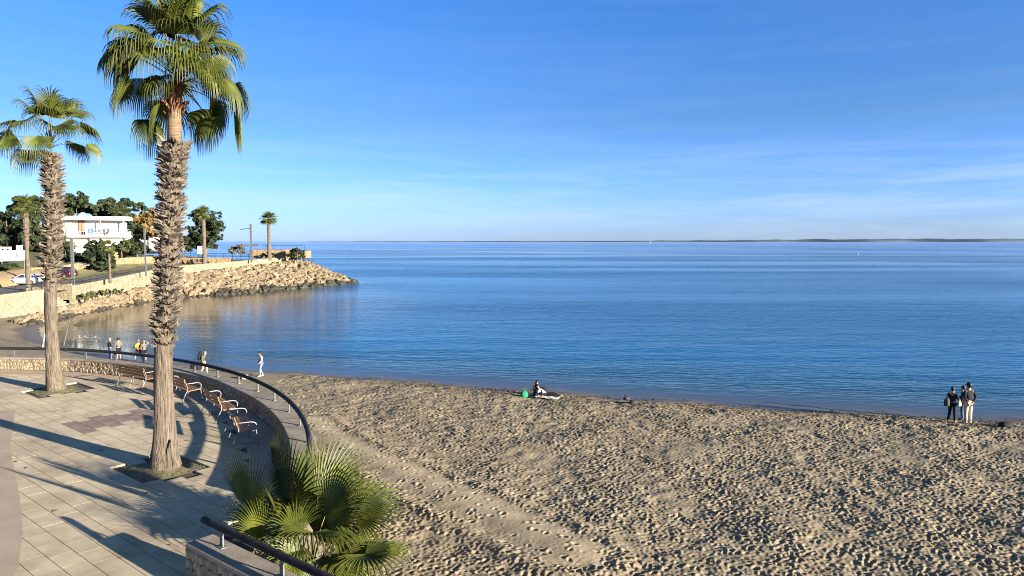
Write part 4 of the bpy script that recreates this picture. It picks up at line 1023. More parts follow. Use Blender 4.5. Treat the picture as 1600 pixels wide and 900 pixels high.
# ------------------------------------------------------------------ lamp posts
m_pole = mat('lamp_post_paint', (.12,.12,.115), (.17,.17,.16), 5, .5, metal=.3)
m_lamp = mat('lamp_glass', (.55,.55,.52), (.65,.65,.62), 5, .25)
def lamp_post(label, px, pyb, pyt, Y, arms, wpole=.15):
    b = PD(px, pyb, Y); h = PD(px, pyt, Y).z-b.z; t = thing('lamp_post', label, 'lamp post', b, group='lamp posts along the promenade')
    obj('pole', MB().box((0,0,h/2-.2), (wpole, wpole*.6, h/2+.2)), m_pole, t)
    for z, s in arms:
        a = obj('arm', MB().tube([(0,0,0), (s*.7,0,.10), (s*1.7,0,-.05)], [.09,.08,.06], 6), m_pole, t, loc=(0,0,z))
        obj('lamp_head', MB().box((s*1.75,0,-.16), (.34,.16,.08), ch=.05), m_pole, a); obj('lamp_lens', MB().box((s*1.75,0,-.262), (.26,.12,.02)), m_lamp, a)
lamp_post('grey lamp post at the wall corner by the beach stairs, arm low on its right', 115, 450, 371, 89.5, [(4.1-1.0, 1)], .17)
lamp_post('slim lamp post on the sea wall between the villa and the tall palm', 228, 427, 357, 106, [], .12)
lamp_post('grey lamp post on the headland with an upper left arm and a lower right arm', 393, 407, 350, 144, [(6.4, -1), (3.2, 1)], .19)

# ------------------------------------------------------------------ the villa
m_white = mat('white_render', (.60,.57,.52), (.70,.67,.62), .6, .8)
m_glass = mat('dark_window_glass', (.03,.035,.04), (.05,.055,.06), 1, .08, spec=.6)
m_frame = mat('window_frame_brown', (.10,.06,.035), (.15,.09,.05), 3, .6)
m_shut = mat('wooden_screen', (.20,.12,.07), (.27,.17,.10), 2, .7)
m_blue = mat('blue_cloth', (.12,.24,.45), (.16,.30,.52), 2, .8)
m_greyc = mat('grey_furniture', (.14,.14,.14), (.22,.21,.2), 4, .7)
vb = PD(145, 397, 138); va = R(24)
vi = thing('white_villa', 'white two-storey flat-roofed villa with long balconies below the pines', 'house', vb, va)
px2m = 138/F
def vx(px): return (px-145)*px2m
def vz(py): return (397-py)*px2m
obj('wall', MB().box(((vx(94)+vx(190))/2, 3.6, vz(361)), (6.0, 3.0, (vz(342)-vz(380))/2+2.0-2.0)).box((vx(166), 1.2, vz(356)), ((vx(189)-vx(142))/2, .7, (vz(343)-vz(369))/2)), m_white, vi)
obj('ground_floor', MB().box(((vx(94)+vx(190))/2, 3.9, vz(392)), (5.9, 2.9, (vz(379)-vz(405))/2)), m_white, vi)
obj('roof', MB().box((vx(145), 2.6, vz(341.5)), ((vx(197)-vx(90))/2, 4.2, .36), ch=.03), m_white, vi)
bal = obj('balcony', MB().box((vx(146), .6, vz(369.5)), ((vx(198.5)-vx(92))/2, 1.9, .17)), m_white, vi)
obj('balcony_wall', MB().box((vx(172), -1.22, vz(366)), ((vx(197)-vx(146))/2, .06, .42)).box((vx(197), .4, vz(365)), (.07, 1.5, .5)), m_white, vi)
rl_ = MB(); 
rl_.tube([(vx(92), -1.2, vz(362)), (vx(146), -1.2, vz(362))], .03, 5); rl_.tube([(vx(146), -1.2, vz(359)), (vx(198), -1.2, vz(359))], .03, 5)
for p_ in np.arange(93, 147, 3.2): rl_.tube([(vx(p_), -1.2, vz(369)), (vx(p_), -1.2, vz(362))], .018, 4)
obj('balcony_rail', rl_, m_white, vi)
for p_, w_ in ((107, .10), (158, .08), (189.5, .09)): obj('column', MB().box((vx(p_), -1.0, vz(356.3)), (w_, .1, 1.5)), m_white, vi)
def window(parent, x0, x1, y0, y1, yy, m=None, bars=1):
    fr = obj('window', MB().box(((vx(x0)+vx(x1))/2, yy, (vz(y0)+vz(y1))/2), ((vx(x1)-vx(x0))/2, .05, (vz(y0)-vz(y1))/2)), m_frame, parent)
    W = (vx(x1)-vx(x0))/2
    for i in range(bars+1):
        wd = (2*W-.1*(bars+2))/(bars+1); cx_ = vx(x0)+.1+wd/2+i*(wd+.1)
        obj('pane', MB().box((cx_, yy-.05, (vz(y0)+vz(y1))/2), (wd/2, .03, (vz(y0)-vz(y1))/2-.08)), m or m_glass, fr)
window(vi, 99, 106, 347, 368, .55, bars=0); window(vi, 109, 124, 347, 368, .55, m_white, 2); window(vi, 126.5, 135, 345, 366, .5, m_shut, 1)
obj('glass_screen', MB().box((vx(158), .45, vz(356)), (.05, .06, 1.2)).box((vx(173), .44, vz(349)), (1.6, .05, .05)), m_greyc, vi)
window(vi, 104, 128, 377, 386, .55, m_shut, 2)
obj('awning', MB().box((vx(112), -.2, vz(379)), (2.1, 1.2, .10)).box((vx(118), -1.3, vz(382)), (1.9, .06, .32)), m_white, vi)
obj('lower_wall', MB().box((vx(170), .2, vz(380)), ((vx(193)-vx(137))/2, .35, .95)), m_white, vi)
obj('terrace_wall', MB().box((vx(186), -4.4, vz(394)), ((vx(199)-vx(171))/2, .2, 1.0)).box((vx(196), -3.0, vz(385)), (.3, 1.2, 1.0)), m_ret, vi)
obj('chimney', MB().box((vx(130), 4, vz(336.5)), (.35, .35, .4)), m_white, vi)
# things on the balcony
bl = thing('blue_towel', 'blue towel hanging on the upper balcony rail of the villa', 'towel', (vb.x+vx(149), vb.y-1.32, vb.z+vz(360)))
tv = MB(); nx_ = 7
for i in range(nx_):
    for z in (-.62, -.3, 0, .32): tv.v.append(((i/(nx_-1)-.5)*1.2, -.03+.04*math.sin(i*1.9), z))
for i in range(nx_-1):
    for k in range(3): tv.f.append((i*4+k, i*4+4+k, i*4+5+k, i*4+1+k)); tv.m.append(0)
tm = tv.mesh('cloth', m_blue); tm_o = put('cloth', tm, bl); md = tm_o.modifiers.new('thick', 'SOLIDIFY'); md.thickness = .02
for lab, pxx in (('dark folded chair beside the blue towel on the balcony', 158), ('grey chair on the villa balcony in the middle of the right half', 165), ('pale grey chair on the villa balcony nearest the right column', 172)):
    ch = thing('balcony_chair', lab, 'chair', (vb.x+vx(pxx), vb.y-.6, vb.z+vz(368)), R(170), group='chairs on the villa balcony')
    obj('seat', MB().box((0,0,.5), (.28,.25,.04)), m_greyc, ch); obj('backrest', MB().box((0,-.24,.88), (.28,.03,.38)), m_greyc, ch)
    for sx_, sy_ in ((-1,-1),(1,-1),(-1,1),(1,1)): obj('leg', MB().box((sx_*.25, sy_*.21, .24), (.025,.025,.24)), m_greyc, ch)
# the second white house behind
hb = PD(222, 392, 172); h2 = thing('pale_house', 'pale house half hidden behind the rust-coloured tree right of the villa', 'house', hb, R(8))
obj('wall', MB().box((0, 2.5, 2.9), (2.6, 2.5, 3.6)), m_white, h2); obj('roof', MB().box((0, 2.5, 6.65), (2.9, 2.9, .18)), m_white, h2)
f_ = obj('window', MB().box((.9, -.03, 3.2), (.55, .05, .6)), m_frame, h2); obj('pane', MB().box((.9, -.09, 3.2), (.46, .03, .5)), m_glass, f_)
f_ = obj('window', MB().box((-1.0, -.03, 3.2), (.5, .05, .6)), m_frame, h2); obj('pane', MB().box((-1.0, -.09, 3.2), (.42, .03, .5)), m_glass, f_)
# the white beach-bar sign at the left edge
kb = PD(20, 424, 104); ks = thing('white_sign_panel', 'big white sign panel with a grey sketched mark at the left edge', 'sign', kb, R(4))
pk = 104/F
obj('panel', MB().add([(-7.5,-.08,1.15),(2.15,-.08,1.65),(2.25,-.08,3.05),(-7.5,-.08,3.15),(-7.5,.08,1.15),(2.15,.08,1.65),(2.25,.08,3.05),(-7.5,.08,3.15)], [(0,1,2,3),(7,6,5,4),(1,0,4,5),(2,1,5,6),(3,2,6,7),(0,3,7,4)]), m_white, ks)
for x in (-5.5, -1.5, 1.6): obj('post', MB().tube([(x,.1,-.8),(x,.1,2.2)], .07, 6), m_pole, ks)
mk = MB(); mk.tube([(-.3,-.10,1.95),(.1,-.10,2.02),(.45,-.10,1.9),(.72,-.10,2.05)], .035, 4); mk.box((.78,-.10,2.35), (.07,.02,.32)); mk.tube([(.3,-.10,1.78),(.8,-.10,1.74)], .03, 4)
obj('sketched_mark', mk, m_pole, ks)
cw = thing('cream_parapet', 'cream parapet wall with square openings behind the white sign panel', 'wall', PD(6, 396, 110), R(4))
mb = MB().box((-2, 0, .05), (3.1, .12, .18)).box((-2, 0, .86), (3.1, .12, .16))
for k in range(9): mb.box((-4.95+.74*k, 0, .46), (.14, .11, .25))
obj('wall_face', mb, m_white, cw); obj('pier', MB().box((2.3, .1, .5), (.35, .25, .75)), m_white, cw)

# platform with railing on the point
pt = thing('lookout_wall', 'square ochre lookout wall with a railing beside the lone palm on the point', 'wall', PD(430, 403, 156))
q = 156/F
obj('wall_face', MB().box(((-26+20)/2*q-1.0, 1.5, .85), (3.9, 2.2, .95)).box((3.2, 1.9, .75), (3.6, 2.0, .8)), m_ret, pt)
lr = MB()
lr.tube([(-6.9,-.6,2.75),(-1,-.6,2.75),(6.6,-.1,2.65)], .04, 5)
for x in np.linspace(-6.9, 6.6, 9): lr.tube([(x,-.5,1.6),(x,-.5,2.72)], .03, 4)
obj('railing', lr, m_rail, pt)
rp_ = thing('metal_railing', 'short railing at the very tip of the headland above the boulders', 'railing', PD(482, 411, 154))
lr = MB().tube([(-1.2,0,1.0),(1.1,0,.85)], .04, 5).tube([(-1.2,0,.55),(1.1,0,.4)], .03, 5)
obj('top_rail', lr, m_rail, rp_)
for x in (-1.1, 0, 1.0): obj('post', MB().box((x,0,.2), (.035,.035,.75)), m_rail, rp_)
r3 = thing('metal_railing', 'railing along the rising path on the headland in front of the sea', 'railing', (-68, 158, 5.0))
lr = MB(); P_ = [Vector((-76,160.5,5.75)), Vector((-68,158.5,5.0)), Vector((-60,157.5,4.85)), Vector((-53,157.5,4.8))]
for dz in (1.1, .6): lr.tube([p-Vector((-68,158,5.0))+Vector((0,0,dz)) for p in P_], .03, 5)
obj('top_rail', lr, m_rail, r3)
for a_, b_ in zip(P_[:-1], P_[1:]):
    for t in (0, .25, .5, .75): p = a_.lerp(b_, t)-Vector((-68,158,5.0)); obj('post', MB().box((p.x, p.y, p.z+.5), (.035,.035,.6)), m_rail, r3)
wb_ = thing('white_hut', 'small white cabinet by the big tree on the headland', 'hut', PD(314, 396, 152))
obj('body', MB().box((0,0,.75), (.55,.4,.85), ch=.04), m_white, wb_); obj('lid', MB().box((0,0,1.66), (.62,.47,.05), ch=.02), m_cap, wb_)
lw = thing('low_wall', 'low ochre wall along the lawn behind the seated figures on the headland', 'wall', PD(315, 410, 140))
obj('wall_face', MB().box((-1.0,.6,.35), (6.4,.18,.55)), m_ret, lw)
bo = thing('bollard', 'short dark bollard on the promenade right of the tall far palm', 'bollard', PD(339, 411, 139))
obj('body', MB().tube([(0,0,-.2),(0,0,.75),(0,0,.85)], [.12,.12,.07], 8), m_pole, bo); obj('base', MB().tube([(0,0,-.2),(0,0,.05)], .17, 8), m_pole, bo)

# ------------------------------------------------------------------ far coast, beyond the water
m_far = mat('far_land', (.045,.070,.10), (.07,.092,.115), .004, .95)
V = []; rg = random.Random(3); nx_ = 220
for i in range(nx_):
    X = -2600+i*(13000+2600)/(nx_-1); px_ = 800+X/9000*F
    h = float(np.interp(px_, [480, 700, 950, 1150, 1350, 1600, 2400], [4, 8, 12, 20, 33, 36, 40]))*(1+.20*math.sin(i*.9)*rg.random()+.25*rg.random())
    Yb = 9000+150*math.sin(i*.3)
    V += [(X, Yb, -2), (X, Yb+40, h*.55), (X, Yb+250, h), (X, Yb+900, h*.8)]
put('far_coast', npmesh('far_coast', np.array(V), gridfaces(nx_, 4)[:, ::-1], m_far, smooth=False), kind='structure')
# ------------------------------------------------------------------ people
m_skin = mat('skin', (.36,.20,.13), (.42,.25,.17), 6, .6)
CL = {}
def cloth(name, c, v=.75):
    if name not in CL: CL[name] = mat('cloth_'+name, tuple(x*.8 for x in c), tuple(min(1, x*1.15) for x in c), 5, .85, .4, 14, bdist=.02)
    return CL[name]
m_black = cloth('black', (.012,.012,.013)); m_navy = cloth('navy', (.02,.027,.045)); m_denim = cloth('denim', (.07,.11,.19)); m_ldenim = cloth('pale_denim', (.16,.21,.30))
m_cream = cloth('cream', (.42,.36,.26)); m_whitec = cloth('white', (.55,.53,.50)); m_greycl = cloth('grey', (.13,.125,.11)); m_dgrey = cloth('dark_grey', (.045,.045,.045))
m_olivec = cloth('olive', (.09,.085,.06)); m_yellow = cloth('yellow', (.62,.33,.02)); m_maroon = cloth('maroon', (.08,.015,.015)); m_shoe = cloth('shoe', (.10,.09,.08)); m_green = cloth('green', (.01,.22,.09))
m_hairb = mat('dark_hair', (.008,.006,.005), (.025,.018,.013), 12, .5, .4, 30); m_hairf = mat('fair_hair', (.16,.10,.05), (.26,.17,.09), 12, .5, .4, 30); m_hairg = mat('grey_hair', (.18,.16,.14), (.28,.25,.22), 12, .5, .4, 30)
m_eye = mat('eye', (.02,.015,.01), None, 4, .2)
def skin_obj(name, nodes, edges, m, parent, roots=None, sub=1):
    keys = list(nodes); ix = {k: i for i, k in enumerate(keys)}
    me = D.meshes.new(name); me.from_pydata([nodes[k][0] for k in keys], [(ix[a], ix[b]) for a, b in edges], []); me.materials.append(m)
    o = put(name, me, parent); md = o.modifiers.new('skin', 'SKIN'); md.use_smooth_shade = True; md.branch_smoothing = .4
    sv = me.skin_vertices[0].data
    for k, i in ix.items():
        r = nodes[k][1]; sv[i].radius = r if isinstance(r, tuple) else (r, r); sv[i].use_root = k in (roots or keys[:1])
    s = o.modifiers.new('sub', 'SUBSURF'); s.levels = sub; s.render_levels = sub
    return o
def person(label, loc, rz, h, top, legs, hair, pose=None, group=None, jacket=True, trousers='long', hairstyle='short', shoes=None, sleeves='long', hat=None, slim=1.0, skirt=None):
    """x right, y the way the person faces, z up; joints for a height of 1.75 m, moved by pose"""
    t = thing('person', label, 'person', loc, rz, group); s = h/1.75
    J = dict(pelvis=(0,0,.95), waist=(0,.0,1.08), chest=(0,.01,1.30), neck=(0,0,1.47), jaw=(0,.03,1.555), head=(0,.015,1.635), crown=(0,0,1.70),
             shl=(-.185,0,1.41), shr=(.185,0,1.41), ell=(-.235,-.03,1.13), elr=(.235,-.03,1.13), wrl=(-.24,.05,.88), wrr=(.24,.05,.88),
             hpl=(-.09,0,.90), hpr=(.09,0,.90), knl=(-.10,.02,.49), knr=(.10,.02,.49), anl=(-.10,-.02,.09), anr=(.10,-.02,.09), tol=(-.12,.14,.03), tor=(.12,.14,.03))
    J.update(pose or {}); J = {k: Vector(v)*s for k, v in J.items()}
    R_ = dict(pelvis=(.135,.105), waist=(.125,.09), chest=(.150,.10), neck=.055, jaw=(.062,.07), head=(.078,.092), crown=(.055,.065), shl=.062, shr=.062, ell=.042, elr=.042, wrl=.029, wrr=.029,
              hpl=.088, hpr=.088, knl=.058, knr=.058, anl=.040, anr=.040, tol=.032, tor=.032)
    R_ = {k: (tuple(q*s*slim for q in v) if isinstance(v, tuple) else v*s*slim) for k, v in R_.items()}
    nodes = {k: (tuple(J[k]), R_[k]) for k in J}
    fwd = (J['tol']-J['anl']+J['tor']-J['anr']); fwd = Vector((0,1,0))
    nodes['nose'] = (tuple(J['head']+Vector((0,.105,-.02))*s), .012*s); nodes['earl'] = (tuple(J['head']+Vector((-.088,-.005,-.01))*s), .014*s); nodes['earr'] = (tuple(J['head']+Vector((.088,-.005,-.01))*s), .014*s)
    E = [('pelvis','waist'),('waist','chest'),('chest','neck'),('neck','jaw'),('jaw','head'),('head','crown'),('chest','shl'),('shl','ell'),('ell','wrl'),('chest','shr'),('shr','elr'),('elr','wrr'),
         ('pelvis','hpl'),('hpl','knl'),('knl','anl'),('anl','tol'),('pelvis','hpr'),('hpr','knr'),('knr','anr'),('anr','tor')]
    roots = ['pelvis']
    for k in ('nose','earl','earr'):
        nodes[k+'0'] = (tuple(Vector(nodes[k][0]).lerp(J['head'], .5)), .02*s); E.append((k+'0', k)); roots.append(k+'0')
    for sd_ in 'lr':                                        # palm, four fingers and a thumb, loosely curled
        w = J['wr'+sd_]; dr = (w-J['el'+sd_]).normalized(); sx_ = -1 if sd_ == 'l' else 1
        side = dr.cross(Vector((sx_,0,0)));
        if side.length < .1: side = Vector((0,1,0))
        side.normalize(); inw = dr.cross(side).normalized()*(1 if dr.cross(side).x*sx_ < 0 else -1)
        nodes['pa'+sd_] = (tuple(w+dr*.075*s), (.036*s, .016*s)); E.append(('wr'+sd_, 'pa'+sd_))
        for f_, (o_, l_) in enumerate(((.030,.072),(.010,.082),(-.010,.076),(-.029,.058))):
            b = w+(dr*.075+side*o_)*s; m_ = b+dr*l_*.6*s+inw*.008*s; e_ = m_+(dr*.35+inw*.6).normalized()*l_*.5*s
            for q, p_, r_ in (('a', b, .0095), ('b', m_, .0085), ('c', e_, .007)): nodes[f'f{f_}{q}{sd_}'] = (tuple(p_), r_*s)
            E += [(f'f{f_}a{sd_}', f'f{f_}b{sd_}'), (f'f{f_}b{sd_}', f'f{f_}c{sd_}')]; roots.append(f'f{f_}a{sd_}')
        b = w+(dr*.025+side*.028)*s; m_ = b+(side*.035+dr*.03+inw*.01)*s; e_ = m_+(dr*.035+inw*.012)*s
        for q, p_, r_ in (('a', b, .011), ('b', m_, .0095), ('c', e_, .008)): nodes[f'th{q}{sd_}'] = (tuple(p_), r_*s)
        E += [(f'tha{sd_}', f'thb{sd_}'), (f'thb{sd_}', f'thc{sd_}')]; roots.append(f'tha{sd_}')
    body = skin_obj('body', nodes, E, m_skin, t, roots)
    for sx_ in (-1, 1): obj('eye', MB().ball(tuple(J['head']+Vector((sx_*.032,.083,.005))*s), .011*s, 6, 5), m_eye, t, True)
    def sub(name, keys, edges, m, grow, extra=None):
        nd_ = {k: (nodes[k][0], tuple(q*grow.get(k, 1.18)+.008*s for q in (nodes[k][1] if isinstance(nodes[k][1], tuple) else (nodes[k][1],)*2))) for k in keys}
        nd_.update(extra or {}); return skin_obj(name, nd_, edges, m, t, [keys[0]])
    ks = ['pelvis','waist','chest','shl','ell','shr','elr']; es = [('pelvis','waist'),('waist','chest'),('chest','shl'),('shl','ell'),('chest','shr'),('shr','elr')]
    if sleeves == 'long':
        ks += ['wrl','wrr']; es += [('ell','wrl'),('elr','wrr')]
    ex = {'upper': (tuple(J['neck']-(J['neck']-J['chest'])*.45), (.165*s*slim, .105*s*slim)), 'collar': (tuple(J['neck']+(J['jaw']-J['neck'])*.25), (.080*s*slim, .080*s*slim))}; es += [('chest','upper'),('upper','collar')]
    sub('jacket' if jacket else 'shirt', ks, es, top, {'pelvis': 1.12, 'waist': 1.2, 'chest': 1.18, 'shl': 1.22, 'shr': 1.22, 'wrl': 1.3, 'wrr': 1.3}, ex)
    if trousers == 'long':
        sub('trousers', ['pelvis','hpl','knl','anl','hpr','knr','anr'], [('pelvis','hpl'),('hpl','knl'),('knl','anl'),('pelvis','hpr'),('hpr','knr'),('knr','anr')], legs, {'pelvis': 1.02, 'knl': 1.2, 'knr': 1.2, 'anl': 1.35, 'anr': 1.35})
    else:
        ex = {'cl': (tuple(J['hpl'].lerp(J['knl'], .75)), .085*s), 'cr': (tuple(J['hpr'].lerp(J['knr'], .75)), .085*s)}
        sub('shorts', ['pelvis','hpl','hpr'], [('pelvis','hpl'),('hpl','cl'),('pelvis','hpr'),('hpr','cr')], legs, {'pelvis': 1.04}, ex)
    if shoes is not None:
        for sd_ in 'lr':
            a, b = J['an'+sd_], J['to'+sd_]; bk = a-(b-a)*.35; bk.z = b.z; mid = a.lerp(b, .45)
            skin_obj('shoe', {'a': (tuple(bk+Vector((0,0,.012))*s), (.042*s, .040*s)), 'b': (tuple(mid-Vector((0,0,.01))*s), (.046*s, .046*s)), 'c': (tuple(b+(b-a)*.25), (.042*s, .030*s))}, [('a','b'),('b','c')], shoes, t)
    hd, cr = J['head'], J['crown']
    hb_ = MB().ball(tuple(hd+(cr-hd)*.35+Vector((0,-.020,.004))*s), (.096*s, .108*s, .118*s), 14, 10)
    hb_.v = [(x, y-max(0, (hd.z+.05*s-z))*.55 if y > hd.y else y, z) for x, y, z in hb_.v]
    if hairstyle == 'long':
        hb_.tube([tuple(hd+Vector((0,-.075,.03))*s), tuple(hd+Vector((0,-.105,-.12))*s), tuple(hd+Vector((0,-.125,-.26))*s), tuple(hd+Vector((0,-.12,-.36))*s)], [.07*s, .085*s, .07*s, .02*s], 9)
    if hairstyle == 'pony':
        hb_.tube([tuple(hd+Vector((0,-.09,.05))*s), tuple(hd+Vector((0,-.16,.0))*s), tuple(hd+Vector((0,-.17,-.13))*s)], [.03*s, .035*s, .012*s], 8)
    if hairstyle == 'curly':
        for k in range(16):
            a = random.uniform(0, 6.28); hb_.ball(tuple(hd+Vector((math.cos(a)*.085, math.sin(a)*.085-.025, random.uniform(-.03, .10)))*s), .045*s, 6, 5)
    obj('hair', hb_, hair, t, True)
    if hat:
        hm_ = MB().tube([tuple(cr+Vector((0,0,-.035))*s), tuple(cr+Vector((0,0,-.028))*s)], [.165*s, .16*s], 18).tube([tuple(cr+Vector((0,0,-.03))*s), tuple(cr+Vector((0,0,.05))*s), tuple(cr+Vector((0,0,.085))*s)], [.100*s, .092*s, .05*s], 16)
        obj('hat', hm_, hat, t, True)
    return t
def bag(name, label, cat, loc, m, size, rz=0, strap=True, group=None):
    t = thing(name, label, cat, loc, rz, group); w_, d_, h_ = size; mb = MB(); n = 12
    for j, (z, k) in enumerate(((0, .85), (.1, 1.0), (.5, 1.03), (.85, .82), (1.0, .45))):
        for i in range(n):
            a = 2*math.pi*i/n; c_, s__ = math.cos(a), math.sin(a); e_ = .62
            mb.v.append((w_/2*k*math.copysign(abs(c_)**e_, c_)*random.uniform(.95,1.05), d_/2*k*math.copysign(abs(s__)**e_, s__)*random.uniform(.95,1.05), h_*z+random.uniform(-.02,.02)*h_))
    for j in range(4):
        for i in range(n): mb.f.append((j*n+i, j*n+(i+1)%n, j*n+n+(i+1)%n, j*n+n+i)); mb.m.append(0)
    mb.f += [tuple(range(n-1,-1,-1)), tuple(4*n+i for i in range(n))]; mb.m += [0,0]
    obj('body', mb, m, t, True)
    if strap: obj('strap', MB().tube([(-w_*.3,0,h_*.9),(-w_*.2,0,h_*1.3),(w_*.2,0,h_*1.3),(w_*.3,0,h_*.9)], .014, 6), m, t, True)
    return t
def on_sand(px, py, dz=0.0):
    p = PZ(px, py, .4)
    for _ in range(6): p = PZ(px, py, sandz(p.x, p.y))
    p.z += dz; return p
def face(px): return 0
# the three standing on the right
gR = 'people standing at the water on the right'
pW = on_sand(1487, 660); pM = on_sand(1512, 661); pB = on_sand(1503, 656.5); hpx = lambda p, n: n/F*p.y
fold = dict(wrl=(-.12,.20,1.12), wrr=(.10,.21,1.14), ell=(-.25,.02,1.15), elr=(.25,.02,1.15))
person('person in black jacket and dark trousers, leftmost of three standing at the water', pW, R(-52), hpx(pW, 57)*1.0, m_black, m_black, m_hairb, dict(wrr=(.20,.22,1.02), elr=(.26,.02,1.13), knl=(-.12,.03,.49), anl=(-.16,-.05,.09), tol=(-.19,.10,.03), anr=(.13,.0,.09), tor=(.17,.14,.03)), gR, shoes=m_shoe)
person('tall person in dark jacket, cream trousers and dark hat seen from behind', pM, R(8), hpx(pM, 64), m_black, m_cream, m_hairb, dict(wrl=(-.10,-.13,.94), wrr=(.10,-.13,.95), ell=(-.28,-.09,1.14), elr=(.28,-.09,1.14)), gR, shoes=m_whitec, hat=m_black, slim=1.12)
person('person in a navy top and jeans mostly hidden behind the tall person with the hat', pB, R(60), hpx(pB, 55), m_navy, m_denim, m_hairb, fold, gR, shoes=m_shoe)
bag('shoulder_bag', 'grey and black bag hanging behind the person in the black jacket on the right', 'bag', pW+Vector((-.30,-.06,.80)), m_dgrey, (.27,.22,.36), .7)
bag('shopping_bag', 'pale small bag held at the hip of the person in the black jacket', 'bag', pW+Vector((.18,-.22,.82)), m_cream, (.20,.12,.22), .4)
bag('beach_bag', 'dark bag lying on the sand at the far right', 'bag', on_sand(1571, 667), m_black, (.62,.40,.24), .2, strap=False)
# two on a towel in the middle
gM = 'pair on a towel near the water'
pS = on_sand(838, 618); pL = on_sand(858, 620)
sit = dict(pelvis=(0,0,.13), waist=(0,-.02,.28), chest=(0,.03,.50), neck=(0,.07,.68), jaw=(0,.11,.76), head=(0,.11,.84), crown=(0,.10,.905), shl=(-.185,.04,.61), shr=(.185,.04,.61), ell=(-.27,.15,.38), elr=(.27,.15,.38), wrl=(-.12,.36,.36), wrr=(.12,.36,.36),
           hpl=(-.10,.03,.13), hpr=(.10,.03,.13), knl=(-.16,.42,.42), knr=(.16,.42,.42), anl=(-.14,.62,.09), anr=(.14,.62,.09), tol=(-.15,.78,.04), tor=(.15,.78,.04))
person('dark-haired person in black sitting on the sand near the water', pS, R(200), 1.56, m_black, m_black, m_hairb, sit, gM, hairstyle='long', shoes=m_shoe)
lie = dict(pelvis=(0,0,.14), waist=(0,-.16,.20), chest=(0,-.36,.30), neck=(0,-.50,.42), jaw=(0,-.52,.50), head=(0,-.55,.57), crown=(0,-.57,.63), shl=(-.18,-.44,.36), shr=(.18,-.44,.36), ell=(-.28,-.56,.10), elr=(.28,-.56,.10), wrl=(-.26,-.36,.06), wrr=(.26,-.36,.06),
           hpl=(-.09,.05,.13), hpr=(.09,.05,.13), knl=(-.11,.46,.20), knr=(.11,.46,.16), anl=(-.10,.88,.06), anr=(.10,.88,.06), tol=(-.12,.98,.14), tor=(.12,.98,.14))
person('person in a white top lying back on a pale towel beside the one in black', pL+Vector((-.15,.0,.02)), R(-112), 1.6, m_whitec, m_black, m_hairb, lie, gM)
tw = thing('towel', 'pale beach towel spread on the sand under the pair near the water', 'towel', pL+Vector((-.05,-.15,.05)), R(-20))
mb = MB(); nx_, ny_ = 12, 7
for j in range(ny_):
    for i in range(nx_): mb.v.append(((i/(nx_-1)-.5)*1.35, (j/(ny_-1)-.5)*1.0, .02*math.sin(i*1.7+j)+.015*math.sin(j*2.3)+.03))
for j in range(ny_-1):
    for i in range(nx_-1): mb.f.append((j*nx_+i, j*nx_+i+1, j*nx_+nx_+i+1, j*nx_+nx_+i)); mb.m.append(0)
md = obj('cloth', mb, m_whitec, tw, True).modifiers.new('thick', 'SOLIDIFY'); md.thickness = .02
bag('green_bag', 'bright green bag on the sand left of the person sitting in black', 'bag', on_sand(819.5, 620.5), m_green, (.36,.24,.34), .3)
bag('dark_pack', 'black pack on the sand between the sitting and the lying person', 'bag', on_sand(849, 617), m_black, (.40,.32,.42), .1)
bag('beach_bag', 'dark bundle on the sand right of the pair, nearer half of two', 'bag', on_sand(990, 631), m_dgrey, (.42,.32,.20), .1, strap=False, group='bundles on the sand')
bag('beach_bag', 'dark bundle on the sand right of the pair, smaller and farther of two', 'bag', on_sand(979, 624.5), m_dgrey, (.34,.26,.16), .5, strap=False, group='bundles on the sand')
# left, by the water behind the rail
pw_ = on_sand(408, 588)
person('person with long dark hair, white jacket and pale jeans beyond the rail', pw_, R(128), hpx(pw_, 39.5), m_whitec, m_ldenim, m_hairb, dict(ell=(-.25,.0,1.14), elr=(.25,.0,1.14), wrl=(-.16,.16,.98), wrr=(.16,.16,.98), jaw=(0,.06,1.55), head=(0,.055,1.62), crown=(0,.05,1.69), knl=(-.10,.10,.50), anl=(-.10,.10,.09), tol=(-.10,.26,.03), anr=(.10,-.16,.10), tor=(.11,-.02,.03)), None, hairstyle='long', shoes=m_whitec)
gL = 'people at the water left of the tall palm'
pa, pb_ = on_sand(173, 562), on_sand(186, 562); pk_ = on_sand(217, 564); pj = on_sand(221, 565)
person('grey-haired person in a dark jacket and jeans, left of the pair at the water', pa, R(-30), hpx(pa, 34.5), m_dgrey, m_denim, m_hairg, dict(wrr=(.26,.20,1.05), elr=(.25,-.02,1.13)), gL, shoes=m_shoe)
person('curly dark-haired person in grey coat with bare legs, beside the grey-haired one', pb_, R(30), hpx(pb_, 34.5), m_greycl, m_black, m_hairb, dict(wrl=(-.16,.20,1.05), wrr=(.14,.20,1.02)), gL, trousers='short', hairstyle='curly', slim=1.1)
person('child in a yellow shirt and maroon shorts striding at the water', pk_, R(60), hpx(pk_, 34), m_yellow, m_maroon, m_hairf, dict(wrl=(-.24,.25,1.10), wrr=(.26,-.05,.98), knl=(-.10,.26,.52), anl=(-.10,.36,.12), tol=(-.10,.50,.06), knr=(.10,-.10,.50), anr=(.10,-.34,.15), tor=(.10,-.24,.06)), gL, jacket=False, trousers='short', hairstyle='pony', sleeves='short')
person('fair-haired person in black shorts with an arm raised behind the child in yellow', pj+Vector((.1,.25,0)), R(20), hpx(pj, 33), m_greycl, m_black, m_hairf, dict(elr=(.36,.05,1.45), wrr=(.20,.10,1.62)), gL, jacket=False, trousers='short', sleeves='short')
pr = on_sand(318, 585)
